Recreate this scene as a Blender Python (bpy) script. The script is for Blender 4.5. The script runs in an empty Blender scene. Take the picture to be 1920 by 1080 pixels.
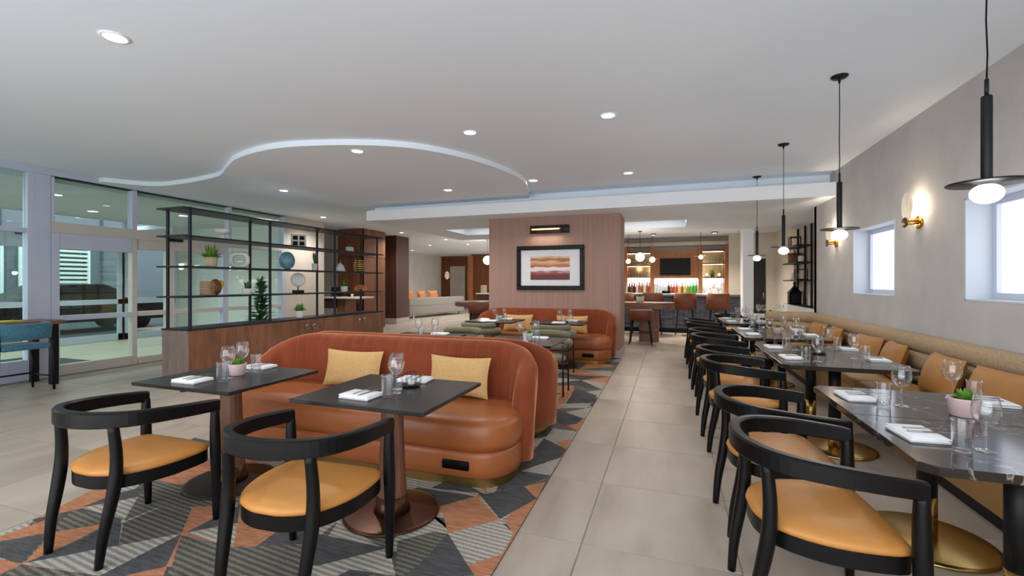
import bpy, bmesh, math, random
from mathutils import Vector, Matrix
R = random.Random(7)
PI = math.pi
SC = bpy.context.scene
COL = SC.collection

# ------------------------------------------------------------------ camera
FPX, HORIZON, CAMH = 850.0, 531.0, 1.42
YAW = math.atan(295.0 / FPX)
cam_d = bpy.data.cameras.new('camera')
cam_d.sensor_width = 36.0
cam_d.lens = FPX / 1920.0 * 36.0
cam_d.shift_y = -(540.0 - HORIZON) / 1920.0
cam_d.clip_start = 0.05
cam_d.clip_end = 200
cam = bpy.data.objects.new('camera', cam_d)
COL.objects.link(cam)
cam.location = (0, 0, CAMH)
cam.rotation_euler = (PI / 2, 0, YAW)
SC.camera = cam

# ------------------------------------------------------------------ world, exposure
W = bpy.data.worlds.new('world'); SC.world = W
W.use_nodes = True
bg = W.node_tree.nodes['Background']
bg.inputs[0].default_value = (0.92, 0.965, 1.0, 1)
bg.inputs[1].default_value = 2.75
SC.view_settings.view_transform = 'Standard'
SC.view_settings.look = 'None'
SC.view_settings.gamma = 1.0
SC.view_settings.use_curve_mapping = False
SC.view_settings.exposure = 0.33

DOWNLIGHT_W = 30.0     # each recessed lamp
CEIL, DROP, SOFFIT, BARCEIL = 3.14, 3.07, 2.75, 2.95

# ------------------------------------------------------------------ mesh helpers
class MB:
    """collects geometry for ONE mesh"""
    def __init__(s):
        s.v = []; s.f = []; s.m = []; s.sm = []
    def add(s, vs, fs, mi=0, smooth=False):
        o = len(s.v)
        s.v += [tuple(p) for p in vs]
        s.f += [tuple(i + o for i in f) for f in fs]
        s.m += [mi] * len(fs); s.sm += [smooth] * len(fs)
        return s
    def box(s, x0, x1, y0, y1, z0, z1, mi=0):
        vs = [(x0,y0,z0),(x1,y0,z0),(x1,y1,z0),(x0,y1,z0),(x0,y0,z1),(x1,y0,z1),(x1,y1,z1),(x0,y1,z1)]
        fs = [(0,3,2,1),(4,5,6,7),(0,1,5,4),(1,2,6,5),(2,3,7,6),(3,0,4,7)]
        return s.add(vs, fs, mi)
    def rbox(s, x0, x1, y0, y1, z0, z1, r=0.01, seg=2, mi=0, smooth=True):
        bm = bmesh.new()
        bmesh.ops.create_cube(bm, size=1)
        bmesh.ops.scale(bm, vec=(x1-x0, y1-y0, z1-z0), verts=bm.verts)
        bmesh.ops.translate(bm, vec=((x0+x1)/2, (y0+y1)/2, (z0+z1)/2), verts=bm.verts)
        bmesh.ops.bevel(bm, geom=list(bm.edges), offset=r, segments=seg, profile=0.5, affect='EDGES')
        bm.verts.index_update()
        s.add([v.co[:] for v in bm.verts], [[v.index for v in f.verts] for f in bm.faces], mi, smooth)
        bm.free(); return s
    def lathe(s, prof, c=(0,0), n=20, mi=0, smooth=True, sx=1, sy=1, cap=True):
        vs = []; fs = []; k = len(prof)
        for r, z in prof:
            for i in range(n):
                a = 2*PI*i/n
                vs.append((c[0]+r*math.cos(a)*sx, c[1]+r*math.sin(a)*sy, z))
        for j in range(k-1):
            for i in range(n):
                i2 = (i+1) % n
                fs.append((j*n+i, j*n+i2, (j+1)*n+i2, (j+1)*n+i))
        if cap:
            if prof[0][0] > 1e-5: fs.append(tuple(reversed(range(n))))
            if prof[-1][0] > 1e-5: fs.append(tuple((k-1)*n+i for i in range(n)))
        return s.add(vs, fs, mi, smooth)
    def tube(s, pts, rad, n=8, mi=0, smooth=True, cap=True, flat=None):
        """round tube; rad number or list; flat=(a,b) scales section along (side, up)"""
        pts = [Vector(p) for p in pts]; k = len(pts)
        if not isinstance(rad, (list, tuple)): rad = [rad]*k
        vs = []; fs = []
        t0 = (pts[1]-pts[0]).normalized()
        up = Vector((0,0,1)) if abs(t0.z) < 0.9 else Vector((0,1,0))
        for j in range(k):
            if j == 0: t = pts[1]-pts[0]
            elif j == k-1: t = pts[-1]-pts[-2]
            else: t = (pts[j+1]-pts[j]).normalized() + (pts[j]-pts[j-1]).normalized()
            t = t.normalized()
            side = t.cross(up)
            if side.length < 1e-4: side = t.cross(Vector((1,0,0)))
            side.normalize(); u2 = side.cross(t).normalized()
            a, b = flat if flat else (1,1)
            for i in range(n):
                q = 2*PI*i/n
                vs.append(pts[j] + side*math.cos(q)*rad[j]*a + u2*math.sin(q)*rad[j]*b)
        for j in range(k-1):
            for i in range(n):
                i2 = (i+1) % n
                fs.append((j*n+i, (j+1)*n+i, (j+1)*n+i2, j*n+i2))
        if cap:
            fs.append(tuple(range(n))); fs.append(tuple(reversed([(k-1)*n+i for i in range(n)])))
        return s.add(vs, fs, mi, smooth)
    def prism(s, poly, z0, z1, mi=0, smooth=False):
        """vertical extrusion of a CCW polygon"""
        n = len(poly)
        vs = [(x,y,z0) for x,y in poly] + [(x,y,z1) for x,y in poly]
        fs = [tuple(reversed(range(n))), tuple(range(n, 2*n))]
        s.add(vs, fs, mi, False)
        s.add(vs, [(i,(i+1)%n,(i+1)%n+n,i+n) for i in range(n)], mi, smooth)
        return s
    def loft(s, rings, mi=0, smooth=True, cap=True, closed=True):
        n = len(rings[0]); vs = [p for r in rings for p in r]; fs = []
        for j in range(len(rings)-1):
            for i in range(n if closed else n-1):
                i2 = (i+1) % n
                fs.append((j*n+i, j*n+i2, (j+1)*n+i2, (j+1)*n+i))
        if cap and closed:
            fs.append(tuple(reversed(range(n)))); fs.append(tuple((len(rings)-1)*n+i for i in range(n)))
        return s.add(vs, fs, mi, smooth)
    def sphere(s, c, rx, ry=None, rz=None, n=14, k=8, mi=0):
        ry = ry or rx; rz = rz or rx
        rings = []
        for j in range(k+1):
            t = -PI/2 + PI*j/k
            r = max(math.cos(t), 1e-3)
            rings.append([(c[0]+rx*r*math.cos(2*PI*i/n), c[1]+ry*r*math.sin(2*PI*i/n), c[2]+rz*math.sin(t)) for i in range(n)])
        return s.loft(rings, mi)
    def xf(s, loc=(0,0,0), rz=0, rx=0, ry=0, sc=1):
        m = Matrix.Translation(loc) @ Matrix.Rotation(rz,4,'Z') @ Matrix.Rotation(ry,4,'Y') @ Matrix.Rotation(rx,4,'X') @ Matrix.Scale(sc,4)
        s.v = [tuple(m @ Vector(p)) for p in s.v]
        return s
    def mesh(s, name, mats):
        me = bpy.data.meshes.new(name)
        me.from_pydata(s.v, [], s.f)
        me.polygons.foreach_set('material_index', s.m)
        me.polygons.foreach_set('use_smooth', s.sm)
        for m in (mats if isinstance(mats, (list, tuple)) else [mats]): me.materials.append(m)
        me.update()
        return me

def obj(name, mb, mat, parent=None, loc=None, rz=0, label=None):
    me = mb if isinstance(mb, bpy.types.Mesh) else mb.mesh(name, mat)
    o = bpy.data.objects.new(name, me); COL.objects.link(o)
    if parent: o.parent = parent
    if loc: o.location = loc
    if rz: o.rotation_euler = (0,0,rz)
    if label: o['label'] = label
    return o
def tag(o, label, cat, group=None, kind=None):
    o['label'] = label; o['category'] = cat
    if group: o['group'] = group
    if kind: o['kind'] = kind
    return o
def thing(name, label, cat, loc=(0,0,0), rz=0, group=None, kind=None):
    o = bpy.data.objects.new(name, None); COL.objects.link(o)
    o.empty_display_size = 0.1
    o.location = loc; o.rotation_euler = (0,0,rz)
    return tag(o, label, cat, group, kind)
def struct(name, mb, mat, label, cat, loc=None):
    return tag(obj(name, mb, mat, None, loc), label, cat, None, 'structure')
def dup(root, loc, rz, label, group=None):
    r = root.copy(); COL.objects.link(r)
    r.location = loc; r.rotation_euler = (0,0,rz); r['label'] = label
    if group: r['group'] = group
    for ch in list(root.children):
        c = ch.copy(); COL.objects.link(c); c.parent = r
        for g in list(ch.children):
            d = g.copy(); COL.objects.link(d); d.parent = c
    return r
def catmull(pts, n=6, closed=False):
    out = []; k = len(pts); pts = [Vector(p) for p in pts]
    rng = range(k if closed else k-1)
    for i in rng:
        if closed: p0,p1,p2,p3 = pts[(i-1)%k],pts[i],pts[(i+1)%k],pts[(i+2)%k]
        else: p0,p1,p2,p3 = pts[max(i-1,0)],pts[i],pts[i+1],pts[min(i+2,k-1)]
        for j in range(n):
            t = j/n
            out.append(0.5*((2*p1)+(p2-p0)*t+(2*p0-5*p1+4*p2-p3)*t*t+(3*p1-p0-3*p2+p3)*t**3))
    if not closed: out.append(pts[-1].copy())
    return out
def rrect(x0, x1, y0, y1, r, n=6):
    """CCW rounded rectangle, r = (bl, br, tr, tl)"""
    if not isinstance(r, (list, tuple)): r = (r,)*4
    out = []
    for (cx, cy, rr, a0) in ((x0+r[0], y0+r[0], r[0], PI), (x1-r[1], y0+r[1], r[1], 1.5*PI), (x1-r[2], y1-r[2], r[2], 0), (x0+r[3], y1-r[3], r[3], .5*PI)):
        if rr < 1e-4: out.append((cx, cy)); continue
        for i in range(n+1):
            a = a0 + .5*PI*i/n
            out.append((cx+rr*math.cos(a), cy+rr*math.sin(a)))
    return out
def scale_poly(poly, d):
    """inset a roughly convex polygon by d along vertex normals"""
    n = len(poly); out = []
    for i in range(n):
        p0 = Vector(poly[i-1]); p = Vector(poly[i]); p1 = Vector(poly[(i+1)%n])
        t = (p1-p0).normalized(); nr = Vector((-t.y, t.x))
        q = p + nr*d; out.append((q.x, q.y))
    return out
# pixel <-> place on a plane (measured once from the photograph, metres)
_F = (-math.sin(YAW), math.cos(YAW)); _R = (math.cos(YAW), math.sin(YAW))
def on_floor(u, v, z=0.0):
    x = (u-960)/FPX; y = -(v-HORIZON)/FPX
    d = (_F[0]+x*_R[0], _F[1]+x*_R[1]); t = (z-CAMH)/y
    return (d[0]*t, d[1]*t)

# ------------------------------------------------------------------ materials
def lin(c):
    f = lambda q: q/12.92 if q <= .04045 else ((q+.055)/1.055)**2.4
    return tuple(f(q/255.) for q in c) + (1.0,)
MATS = {}
def mat(name, rgb, rough=.5, metal=0., spec=.5, emit=0., sheen=0., coat=0., alpha=None):
    m = bpy.data.materials.new(name); m.use_nodes = True
    b = m.node_tree.nodes['Principled BSDF']
    b.inputs['Base Color'].default_value = lin(rgb)
    b.inputs['Roughness'].default_value = rough
    b.inputs['Metallic'].default_value = metal
    b.inputs['Specular IOR Level'].default_value = spec
    if sheen: b.inputs['Sheen Weight'].default_value = sheen; b.inputs['Sheen Roughness'].default_value = .4
    if coat: b.inputs['Coat Weight'].default_value = coat; b.inputs['Coat Roughness'].default_value = .1
    if emit:
        b.inputs['Emission Color'].default_value = lin(rgb); b.inputs['Emission Strength'].default_value = emit
    MATS[name] = m
    return m
def nodes(m): return m.node_tree.nodes, m.node_tree.links, m.node_tree.nodes['Principled BSDF']
def coords(m, scale=(1,1,1), rot=(0,0,0), which='Object'):
    n, l, b = nodes(m)
    t = n.new('ShaderNodeTexCoord'); mp = n.new('ShaderNodeMapping')
    mp.inputs['Scale'].default_value = scale; mp.inputs['Rotation'].default_value = rot
    l.new(t.outputs[which], mp.inputs[0]); return mp
def ramp(m, stops):
    n, l, b = nodes(m); r = n.new('ShaderNodeValToRGB')
    e = r.color_ramp.elements
    while len(e) < len(stops): e.new(.5)
    for q, (p, c) in zip(e, stops): q.position = p; q.color = lin(c)
    return r
def noise_mat(name, c1, c2, scale=(4,4,4), rough=.6, detail=4, bump=0., bscale=None, which='Object', lo=.35, hi=.65, **k):
    m = mat(name, c1, rough, **k); n, l, b = nodes(m)
    mp = coords(m, scale, which=which)
    nz = n.new('ShaderNodeTexNoise'); nz.inputs['Scale'].default_value = 1; nz.inputs['Detail'].default_value = detail
    l.new(mp.outputs[0], nz.inputs[0])
    r = ramp(m, [(lo, c1), (hi, c2)]); l.new(nz.outputs[0], r.inputs[0]); l.new(r.outputs[0], b.inputs['Base Color'])
    if bump:
        bp = n.new('ShaderNodeBump'); bp.inputs['Strength'].default_value = bump; bp.inputs['Distance'].default_value = .01
        src = nz
        if bscale:
            mp2 = coords(m, (bscale,)*3 if not isinstance(bscale, tuple) else bscale, which=which)
            src = n.new('ShaderNodeTexNoise'); src.inputs['Scale'].default_value = 1; src.inputs['Detail'].default_value = 3
            l.new(mp2.outputs[0], src.inputs[0])
        l.new(src.outputs[0], bp.inputs['Height']); l.new(bp.outputs[0], b.inputs['Normal'])
    return m
def wood_mat(name, c1, c2, c3, scale=(14,14,1.2), rough=.45, rnd=True):
    m = mat(name, c1, rough); n, l, b = nodes(m)
    mp = coords(m, scale)
    if rnd:
        oi = n.new('ShaderNodeObjectInfo'); ad = n.new('ShaderNodeVectorMath'); ad.operation = 'MULTIPLY_ADD'
        ml = n.new('ShaderNodeMath'); ml.operation = 'MULTIPLY'; ml.inputs[1].default_value = 37.
        l.new(oi.outputs['Random'], ml.inputs[0])
        ad2 = n.new('ShaderNodeVectorMath'); ad2.operation = 'ADD'
        l.new(mp.outputs[0], ad2.inputs[0]); l.new(ml.outputs[0], ad2.inputs[1]); src = ad2
        n.remove(ad)
    else: src = mp
    nz = n.new('ShaderNodeTexNoise'); nz.inputs['Scale'].default_value = 1; nz.inputs['Detail'].default_value = 6; nz.inputs['Distortion'].default_value = 1.2
    l.new(src.outputs[0], nz.inputs[0])
    r = ramp(m, [(.3, c1), (.5, c2), (.7, c3)]); l.new(nz.outputs[0], r.inputs[0]); l.new(r.outputs[0], b.inputs['Base Color'])
    return m
def thin_glass(name, tint=(255,255,255), base=.06, edge=.75, rough=.0, power=3.0):
    """thin clear glass: mostly transmits, mirrors towards grazing angles"""
    m = bpy.data.materials.new(name); m.use_nodes = True
    n, l = m.node_tree.nodes, m.node_tree.links
    n.clear()
    out = n.new('ShaderNodeOutputMaterial'); mx = n.new('ShaderNodeMixShader')
    tr = n.new('ShaderNodeBsdfTransparent'); tr.inputs[0].default_value = lin(tint)
    gl = n.new('ShaderNodeBsdfGlossy'); gl.inputs['Roughness'].default_value = rough; gl.inputs[0].default_value = (1,1,1,1)
    lw = n.new('ShaderNodeLayerWeight'); lw.inputs[0].default_value = .5
    pw = n.new('ShaderNodeMath'); pw.operation = 'POWER'; pw.inputs[1].default_value = power
    ma = n.new('ShaderNodeMath'); ma.operation = 'MULTIPLY_ADD'; ma.inputs[1].default_value = edge-base; ma.inputs[2].default_value = base
    l.new(lw.outputs['Facing'], pw.inputs[0]); l.new(pw.outputs[0], ma.inputs[0]); l.new(ma.outputs[0], mx.inputs[0])
    l.new(tr.outputs[0], mx.inputs[1]); l.new(gl.outputs[0], mx.inputs[2]); l.new(mx.outputs[0], out.inputs[0])
    MATS[name] = m
    return m

M_ceil = noise_mat('ceiling_paint', (236,245,254), (238,247,255), (.6,.6,.6), .9)
M_white = mat('white_paint', (244,247,252), .7)
M_plaster = noise_mat('wall_plaster', (184,182,181), (192,190,189), (3,3,3), .85, bump=.25, bscale=38.)
M_plaster_l = noise_mat('lobby_plaster', (205,196,182), (212,203,190), (2,2,2), .85)
M_baseb = mat('baseboard_grey', (186,180,174), .6)
M_paper = noise_mat('brown_wallcovering', (160,128,115), (172,139,125), (55,55,.6), .75, detail=3)
M_walnut = wood_mat('walnut', (96,62,46), (116,76,56), (132,90,68), (16,16,1.1))
M_walnut_h = wood_mat('walnut_cabinet', (104,70,50), (124,83,60), (140,96,70), (20,6,1.6))
M_woodwall = wood_mat('wood_panelling', (104,58,32), (124,72,42), (140,84,50), (9,9,.5), .5)
M_darkwood = wood_mat('dark_panelling', (66,38,28), (76,44,32), (84,50,36), (9,9,.4), .5)
M_barwood = wood_mat('bar_wood', (160,100,56), (178,114,66), (194,128,80), (12,12,.8), .5)
M_tabwood = wood_mat('high_table_wood', (112,74,58), (128,88,70), (142,100,82), (2,14,14), .45)
M_black = mat('black_wood', (14,13,14), .36, spec=.22)
M_blackmet = mat('black_metal', (20,20,23), .45, spec=.3)
M_bluemet = mat('blue_black_metal', (34,39,50), .45, spec=.3)
M_tan = noise_mat('tan_leather', (188,126,58), (196,134,64), (5,5,5), .45)
M_velvet = noise_mat('rust_velvet', (120,55,30), (140,68,41), (2.2,2.2,2.2), .8, sheen=.8, spec=.2)
nodes(M_velvet)[2].inputs['Sheen Tint'].default_value = lin((240,172,130))
M_leather = noise_mat('cognac_leather', (148,82,42), (160,91,49), (3,3,3), .36, bump=.06, bscale=60.)
M_cushion = noise_mat('sand_fabric', (198,158,102), (206,166,110), (40,40,40), .9, bump=.15, bscale=220.)
M_mustard = noise_mat('mustard_leather', (160,110,54), (170,118,60), (6,6,6), .6)
M_bseat = noise_mat('bench_leather', (168,126,74), (176,134,82), (3,3,3), .5)
M_bback = noise_mat('bench_weave', (158,134,104), (178,154,124), (70,70,70), .9, detail=2, bump=.3, bscale=120.)
M_stone = noise_mat('black_stone', (40,37,36), (47,44,43), (60,60,60), .24, spec=.3)
M_brass = mat('brass', (190,160,98), .28, metal=1.)
M_brassd = mat('aged_brass', (120,92,56), .4, metal=1.)
M_bronze = mat('bronze', (84,56,42), .32, metal=.85)
M_bronze_d = mat('dark_bronze', (52,42,38), .4, metal=.7)
M_silver = mat('cutlery_steel', (168,164,160), .22, metal=1.)
M_alu = noise_mat('aluminium_frame', (190,197,216), (196,203,222), (2,2,2), .5)
M_alug = mat('beige_frame', (200,194,186), .55)
M_napkin = noise_mat('white_linen', (236,236,238), (228,228,232), (30,30,30), .9)
M_pink = mat('blush_ceramic', (222,192,192), .5)
M_pot = mat('white_ceramic', (232,230,226), .5)
M_potb = mat('beige_ceramic', (212,190,158), .6)
M_leaf = noise_mat('leaf_green', (74,128,44), (118,168,66), (30,30,30), .5)
M_leafd = noise_mat('leaf_dark', (40,84,44), (70,118,62), (25,25,25), .5)
M_leafg = noise_mat('leaf_grey_green', (84,112,92), (112,140,116), (30,30,30), .55)
M_soil = mat('soil', (60,46,36), .95)
M_glass = thin_glass('drinking_glass', (253,254,255), .05, .9, .0, 2.3)
M_pane = thin_glass('window_glass', (236,246,242), .04, .5, .0, 3.5)
M_wax = mat('candle_wax', (240,234,220), .6)
M_sage = noise_mat('sage_fabric', (106,103,80), (118,115,92), (60,60,60), .9, sheen=.2)
M_blue = noise_mat('blue_fabric', (56,104,126), (72,122,142), (40,40,40), .85, sheen=.3)
M_brownl = noise_mat('brown_stool_leather', (112,60,36), (122,68,42), (5,5,5), .5)
M_greyf = noise_mat('grey_sofa_fabric', (138,130,121), (146,138,129), (20,20,20), .9)
M_orange = noise_mat('orange_fabric', (182,92,42), (208,140,90), (12,12,12), .85)
M_lamp = mat('lamp_white', (255,250,240), .5, emit=9.)
M_globe = mat('globe_glow', (255,250,244), .4, emit=1.7)
M_globew = mat('warm_globe_glow', (255,236,200), .4, emit=2.2)
M_led = mat('led_strip', (255,244,226), .5, emit=6.)
M_frost = mat('frosted_daylight', (240,245,255), .6, emit=1.12)
M_screen = mat('tv_screen', (8,8,9), .35, spec=.15)
M_grout = mat('grout', (150,140,128), .9)
def make_tile_mat():
    m = mat('floor_tile', (196,182,166), .38, spec=.4); n, l, b = nodes(m)
    oi = n.new('ShaderNodeObjectInfo'); t = n.new('ShaderNodeTexCoord'); ad = n.new('ShaderNodeVectorMath'); ad.operation = 'ADD'
    ml = n.new('ShaderNodeMath'); ml.operation = 'MULTIPLY'; ml.inputs[1].default_value = 53.
    l.new(oi.outputs['Random'], ml.inputs[0]); l.new(t.outputs['Object'], ad.inputs[0]); l.new(ml.outputs[0], ad.inputs[1])
    mp = n.new('ShaderNodeMapping'); mp.inputs['Scale'].default_value = (4.5,.9,1); l.new(ad.outputs[0], mp.inputs[0])
    nz = n.new('ShaderNodeTexNoise'); nz.inputs['Scale'].default_value = 1; nz.inputs['Detail'].default_value = 5
    l.new(mp.outputs[0], nz.inputs[0])
    r = ramp(m, [(.3, (162,148,134)), (.5, (179,165,151)), (.72, (189,176,162))]); l.new(nz.outputs[0], r.inputs[0])
    hs = n.new('ShaderNodeHueSaturation'); mr = n.new('ShaderNodeMapRange'); mr.inputs[3].default_value = .95; mr.inputs[4].default_value = 1.05
    l.new(oi.outputs['Random'], mr.inputs[0]); l.new(mr.outputs[0], hs.inputs['Value']); l.new(r.outputs[0], hs.inputs['Color'])
    l.new(hs.outputs[0], b.inputs['Base Color'])
    rr = n.new('ShaderNodeMapRange'); rr.inputs[3].default_value = .3; rr.inputs[4].default_value = .46
    l.new(nz.outputs[0], rr.inputs[0]); l.new(rr.outputs[0], b.inputs['Roughness'])
    return m
M_tile = make_tile_mat()
def make_marble():
    m = mat('black_marble', (44,40,38), .13, spec=.4); n, l, b = nodes(m)
    mp = coords(m, (2.6,2.6,2.6), (0,0,.6))
    oi = n.new('ShaderNodeObjectInfo'); ml = n.new('ShaderNodeMath'); ml.operation = 'MULTIPLY'; ml.inputs[1].default_value = 29.
    ad = n.new('ShaderNodeVectorMath'); ad.operation = 'ADD'
    l.new(oi.outputs['Random'], ml.inputs[0]); l.new(mp.outputs[0], ad.inputs[0]); l.new(ml.outputs[0], ad.inputs[1])
    nz = n.new('ShaderNodeTexNoise'); nz.inputs['Scale'].default_value = .9; nz.inputs['Detail'].default_value = 5; nz.inputs['Distortion'].default_value = 1.6
    l.new(ad.outputs[0], nz.inputs[0])
    r = ramp(m, [(.0, (40,36,34)), (.493, (50,44,40)), (.5, (140,130,120)), (.507, (46,41,38)), (1., (38,35,34))])
    l.new(nz.outputs[0], r.inputs[0]); l.new(r.outputs[0], b.inputs['Base Color'])
    return m
M_marble = make_marble()
def make_white_marble():
    m = mat('white_marble', (235,235,235), .25); n, l, b = nodes(m)
    mp = coords(m, (3,3,3), (0,.5,0)); nz = n.new('ShaderNodeTexNoise'); nz.inputs['Scale'].default_value = 1.; nz.inputs['Detail'].default_value = 5; nz.inputs['Distortion'].default_value = 1.5
    l.new(mp.outputs[0], nz.inputs[0])
    r = ramp(m, [(.0, (235,235,235)), (.46, (215,215,218)), (.5, (120,120,126)), (.54, (220,220,222)), (1., (238,238,238))])
    l.new(nz.outputs[0], r.inputs[0]); l.new(r.outputs[0], b.inputs['Base Color']); return m
M_wmarble = make_white_marble()
def stripe_mat(name, c1, c2, freq, rot):
    m = mat(name, c1, .95, spec=.1); n, l, b = nodes(m)
    mp = coords(m, (1,1,1), (0,0,rot))
    w = n.new('ShaderNodeTexWave'); w.inputs['Scale'].default_value = freq; w.inputs['Distortion'].default_value = .8; w.inputs['Detail Scale'].default_value = 6
    w.bands_direction = 'Y'
    l.new(mp.outputs[0], w.inputs[0])
    r = ramp(m, [(.3, c1), (.7, c2)]); l.new(w.outputs['Color'], r.inputs[0])
    nz = n.new('ShaderNodeTexNoise'); nz.inputs['Scale'].default_value = 90; nz.inputs['Detail'].default_value = 2; l.new(mp.outputs[0], nz.inputs[0])
    mx = n.new('ShaderNodeMix'); mx.data_type = 'RGBA'; mx.blend_type = 'SOFT_LIGHT'; mx.inputs[0].default_value = .6
    l.new(r.outputs[0], mx.inputs[6]); l.new(nz.outputs[0], mx.inputs[7]); l.new(mx.outputs[2], b.inputs['Base Color'])
    bp = n.new('ShaderNodeBump'); bp.inputs['Strength'].default_value = .35; bp.inputs['Distance'].default_value = .004
    l.new(w.outputs['Color'], bp.inputs['Height']); l.new(bp.outputs[0], b.inputs['Normal'])
    return m
def tuft_mat(name, c1, c2):
    m = noise_mat(name, c1, c2, (9,60,9), .95, detail=3, bump=.3, bscale=130.)
    nodes(m)[2].inputs['Specular IOR Level'].default_value = .1
    return m
M_c_char = tuft_mat('carpet_charcoal', (72,72,73), (90,90,91))
M_c_rust = tuft_mat('carpet_rust', (164,108,78), (186,132,102))
M_c_light = stripe_mat('carpet_pale_stripe', (142,136,127), (178,172,163), 9.5, .1)
M_c_dark = stripe_mat('carpet_dark_stripe', (84,81,75), (116,111,102), 9.5, .1)
M_barstone = noise_mat('bar_front_stone', (84,90,104), (124,130,144), (9,9,26), .6, bump=.9, bscale=(10.,10.,34.))
M_dkdoor = mat('black_door', (16,16,18), .4)
M_ext = mat('exterior_grey', (108,116,128), .8)
M_asph = mat('asphalt', (70,76,86), .9)
M_vest = noise_mat('vestibule_floor', (172,172,152), (182,182,162), (2,2,2), .4)
M_vwall = mat('vestibule_wall', (212,215,212), .8)

# ================================================================== the setting
# ---- floor: grout bed with single tiles
X0, X1, Y0, Y1 = -16.0, 3.3, -1.4, 28.0
fl = struct('floor', MB().box(-8.95, 3.3, Y0, Y1, -.06, -.004).box(-16, -8.95, 9.4, Y1, -.06, -.004), M_grout, 'beige tiled floor running through the whole restaurant', 'floor')
TS, TG = .79, .0022
tile_me = MB().add(
    [(TG,TG,-.008),(TS-TG,TG,-.008),(TS-TG,TS-TG,-.008),(TG,TS-TG,-.008),
     (TG+.002,TG+.002,0),(TS-TG-.002,TG+.002,0),(TS-TG-.002,TS-TG-.002,0),(TG+.002,TS-TG-.002,0)],
    [(4,5,6,7),(0,1,5,4),(1,2,6,5),(2,3,7,6),(3,0,4,7)]).mesh('tile', M_tile)
cand = []
ix0 = math.floor((X0+.452)/TS); iy0 = math.floor((Y0-2.46)/TS)
for i in range(ix0, ix0+26):
    for j in range(iy0, iy0+40):
        x = -.452 + i*TS; y = 2.46 + j*TS
        if x+TS > 3.3 or y+TS > 28 or x < -16 or y < Y0: continue
        if x < -8.9 and y < 9.4: continue
        if x > 2.4-.4 and y < 9.0: 
            if x > 2.4: continue
        if x > -3.2 and x+TS < -.86 and y > -.5 and y+TS < 8.7: continue   # wholly under the carpet
        cx, cy = x+TS/2, y+TS/2
        dep = cx*_F[0]+cy*_F[1]; xc = cx*_R[0]+cy*_R[1]
        vis = dep > .5 and abs(xc/dep) < 1.25
        cand.append((0 if vis else 1, dep if dep > 0 else 99-dep, x, y))
cand.sort()
for k, (q, d, x, y) in enumerate(cand[:300]):
    obj('tile', tile_me, None, fl, (x, y, 0))
far = MB()
for q, d, x, y in cand[300:]:
    far.box(x+TG, x+TS-TG, y+TG, y+TS-TG, -.008, 0)
fo = obj('tile_field', far, M_tile, fl); fo['kind'] = 'stuff'

# ---- ceiling
ceil = MB()
ceil.box(-9.0, 2.65, Y0, 8.5, CEIL, CEIL+.1)
struct('ceiling', ceil, M_ceil, 'smooth pale ceiling over the dining area', 'ceiling')
curve = [on_floor(u, v, CEIL) for u, v in ((195,333),(300,341),(400,325),(425,305),(440,290),(480,275),(540,265),(640,261),(740,264),(820,275),(900,295),(960,318),(985,335),(989,345))]
cp = [(p.x, p.y) for p in catmull([(a,b,0) for a,b in curve], 5)]
poly = [(-9.0, 4.75)] + cp + [(-2.45, 8.0), (-2.6, 8.5), (-6.1, 8.5), (-6.1, 28), (-16, 28), (-16, 9.5), (-9.0, 9.5)]
def tri_fill(poly, z0, z1, mats, name, label):
    bm = bmesh.new()
    vs = [bm.verts.new((x,y,z0)) for x,y in poly]
    f = bm.faces.new(vs)
    if f.normal.z > 0 or True:
        bm.normal_update()
    ext = bmesh.ops.extrude_face_region(bm, geom=[f])
    bmesh.ops.translate(bm, vec=(0,0,z1-z0), verts=[e for e in ext['geom'] if isinstance(e, bmesh.types.BMVert)])
    bmesh.ops.triangulate(bm, faces=[q for q in bm.faces if len(q.verts) > 4])
    bmesh.ops.recalc_face_normals(bm, faces=bm.faces)
    me = bpy.data.meshes.new(name); bm.to_mesh(me); bm.free(); me.materials.append(mats)
    o = bpy.data.objects.new(name, me); COL.objects.link(o)
    return tag(o, label, 'ceiling', None, 'structure')
tri_fill(poly, DROP, CEIL+.05, M_ceil, 'ceiling', 'lowered wavy ceiling panel with a curved white edge')
# soffit with a long coffer
sf = MB()
cx0, cx1, cy0, cy1, ch = -5.28, .35, 10.15, 11.45, 2.98
sx0, sx1, sy0, sy1 = -6.12, 3.1, 8.43, 12.75
for a in ((sx0, cx0, sy0, sy1), (cx1, sx1, sy0, sy1), (cx0, cx1, sy0, cy0), (cx0, cx1, cy1, sy1)):
    if a[3] <= 9.3: sf.box(a[0], min(a[1], 2.65), a[2], a[3], SOFFIT, CEIL+.06)
    else: sf.box(*a, SOFFIT, CEIL+.06)
sf.box(cx0-.1, cx1+.1, cy0-.1, cy1+.1, ch, ch+.05)
struct('ceiling', sf, M_ceil, 'lower flat soffit behind the long white beam with a recessed coffer', 'ceiling')
cl = bpy.data.lights.new('coffer_fill','AREA'); cl.shape='RECTANGLE'; cl.size=5.3; cl.size_y=1.0; cl.energy=24; cl.color=(1,.97,.93)  # fill light added inside the coffer to brighten the soffit and floor
clo = bpy.data.objects.new('coffer_fill', cl); COL.objects.link(clo); clo.location=(-2.45,10.8,2.96)
bmz = MB().box(-6.12, 2.4, 8.14, 8.43, SOFFIT, 2.965)
struct('trim_1', bmz, M_white, 'long white ceiling beam crossing above the brown feature wall', 'beam')
struct('ceiling', MB().box(-6.1, 5.5, 12.75, 17, BARCEIL, BARCEIL+.1), M_ceil, 'pale ceiling above the bar', 'ceiling')

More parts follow.
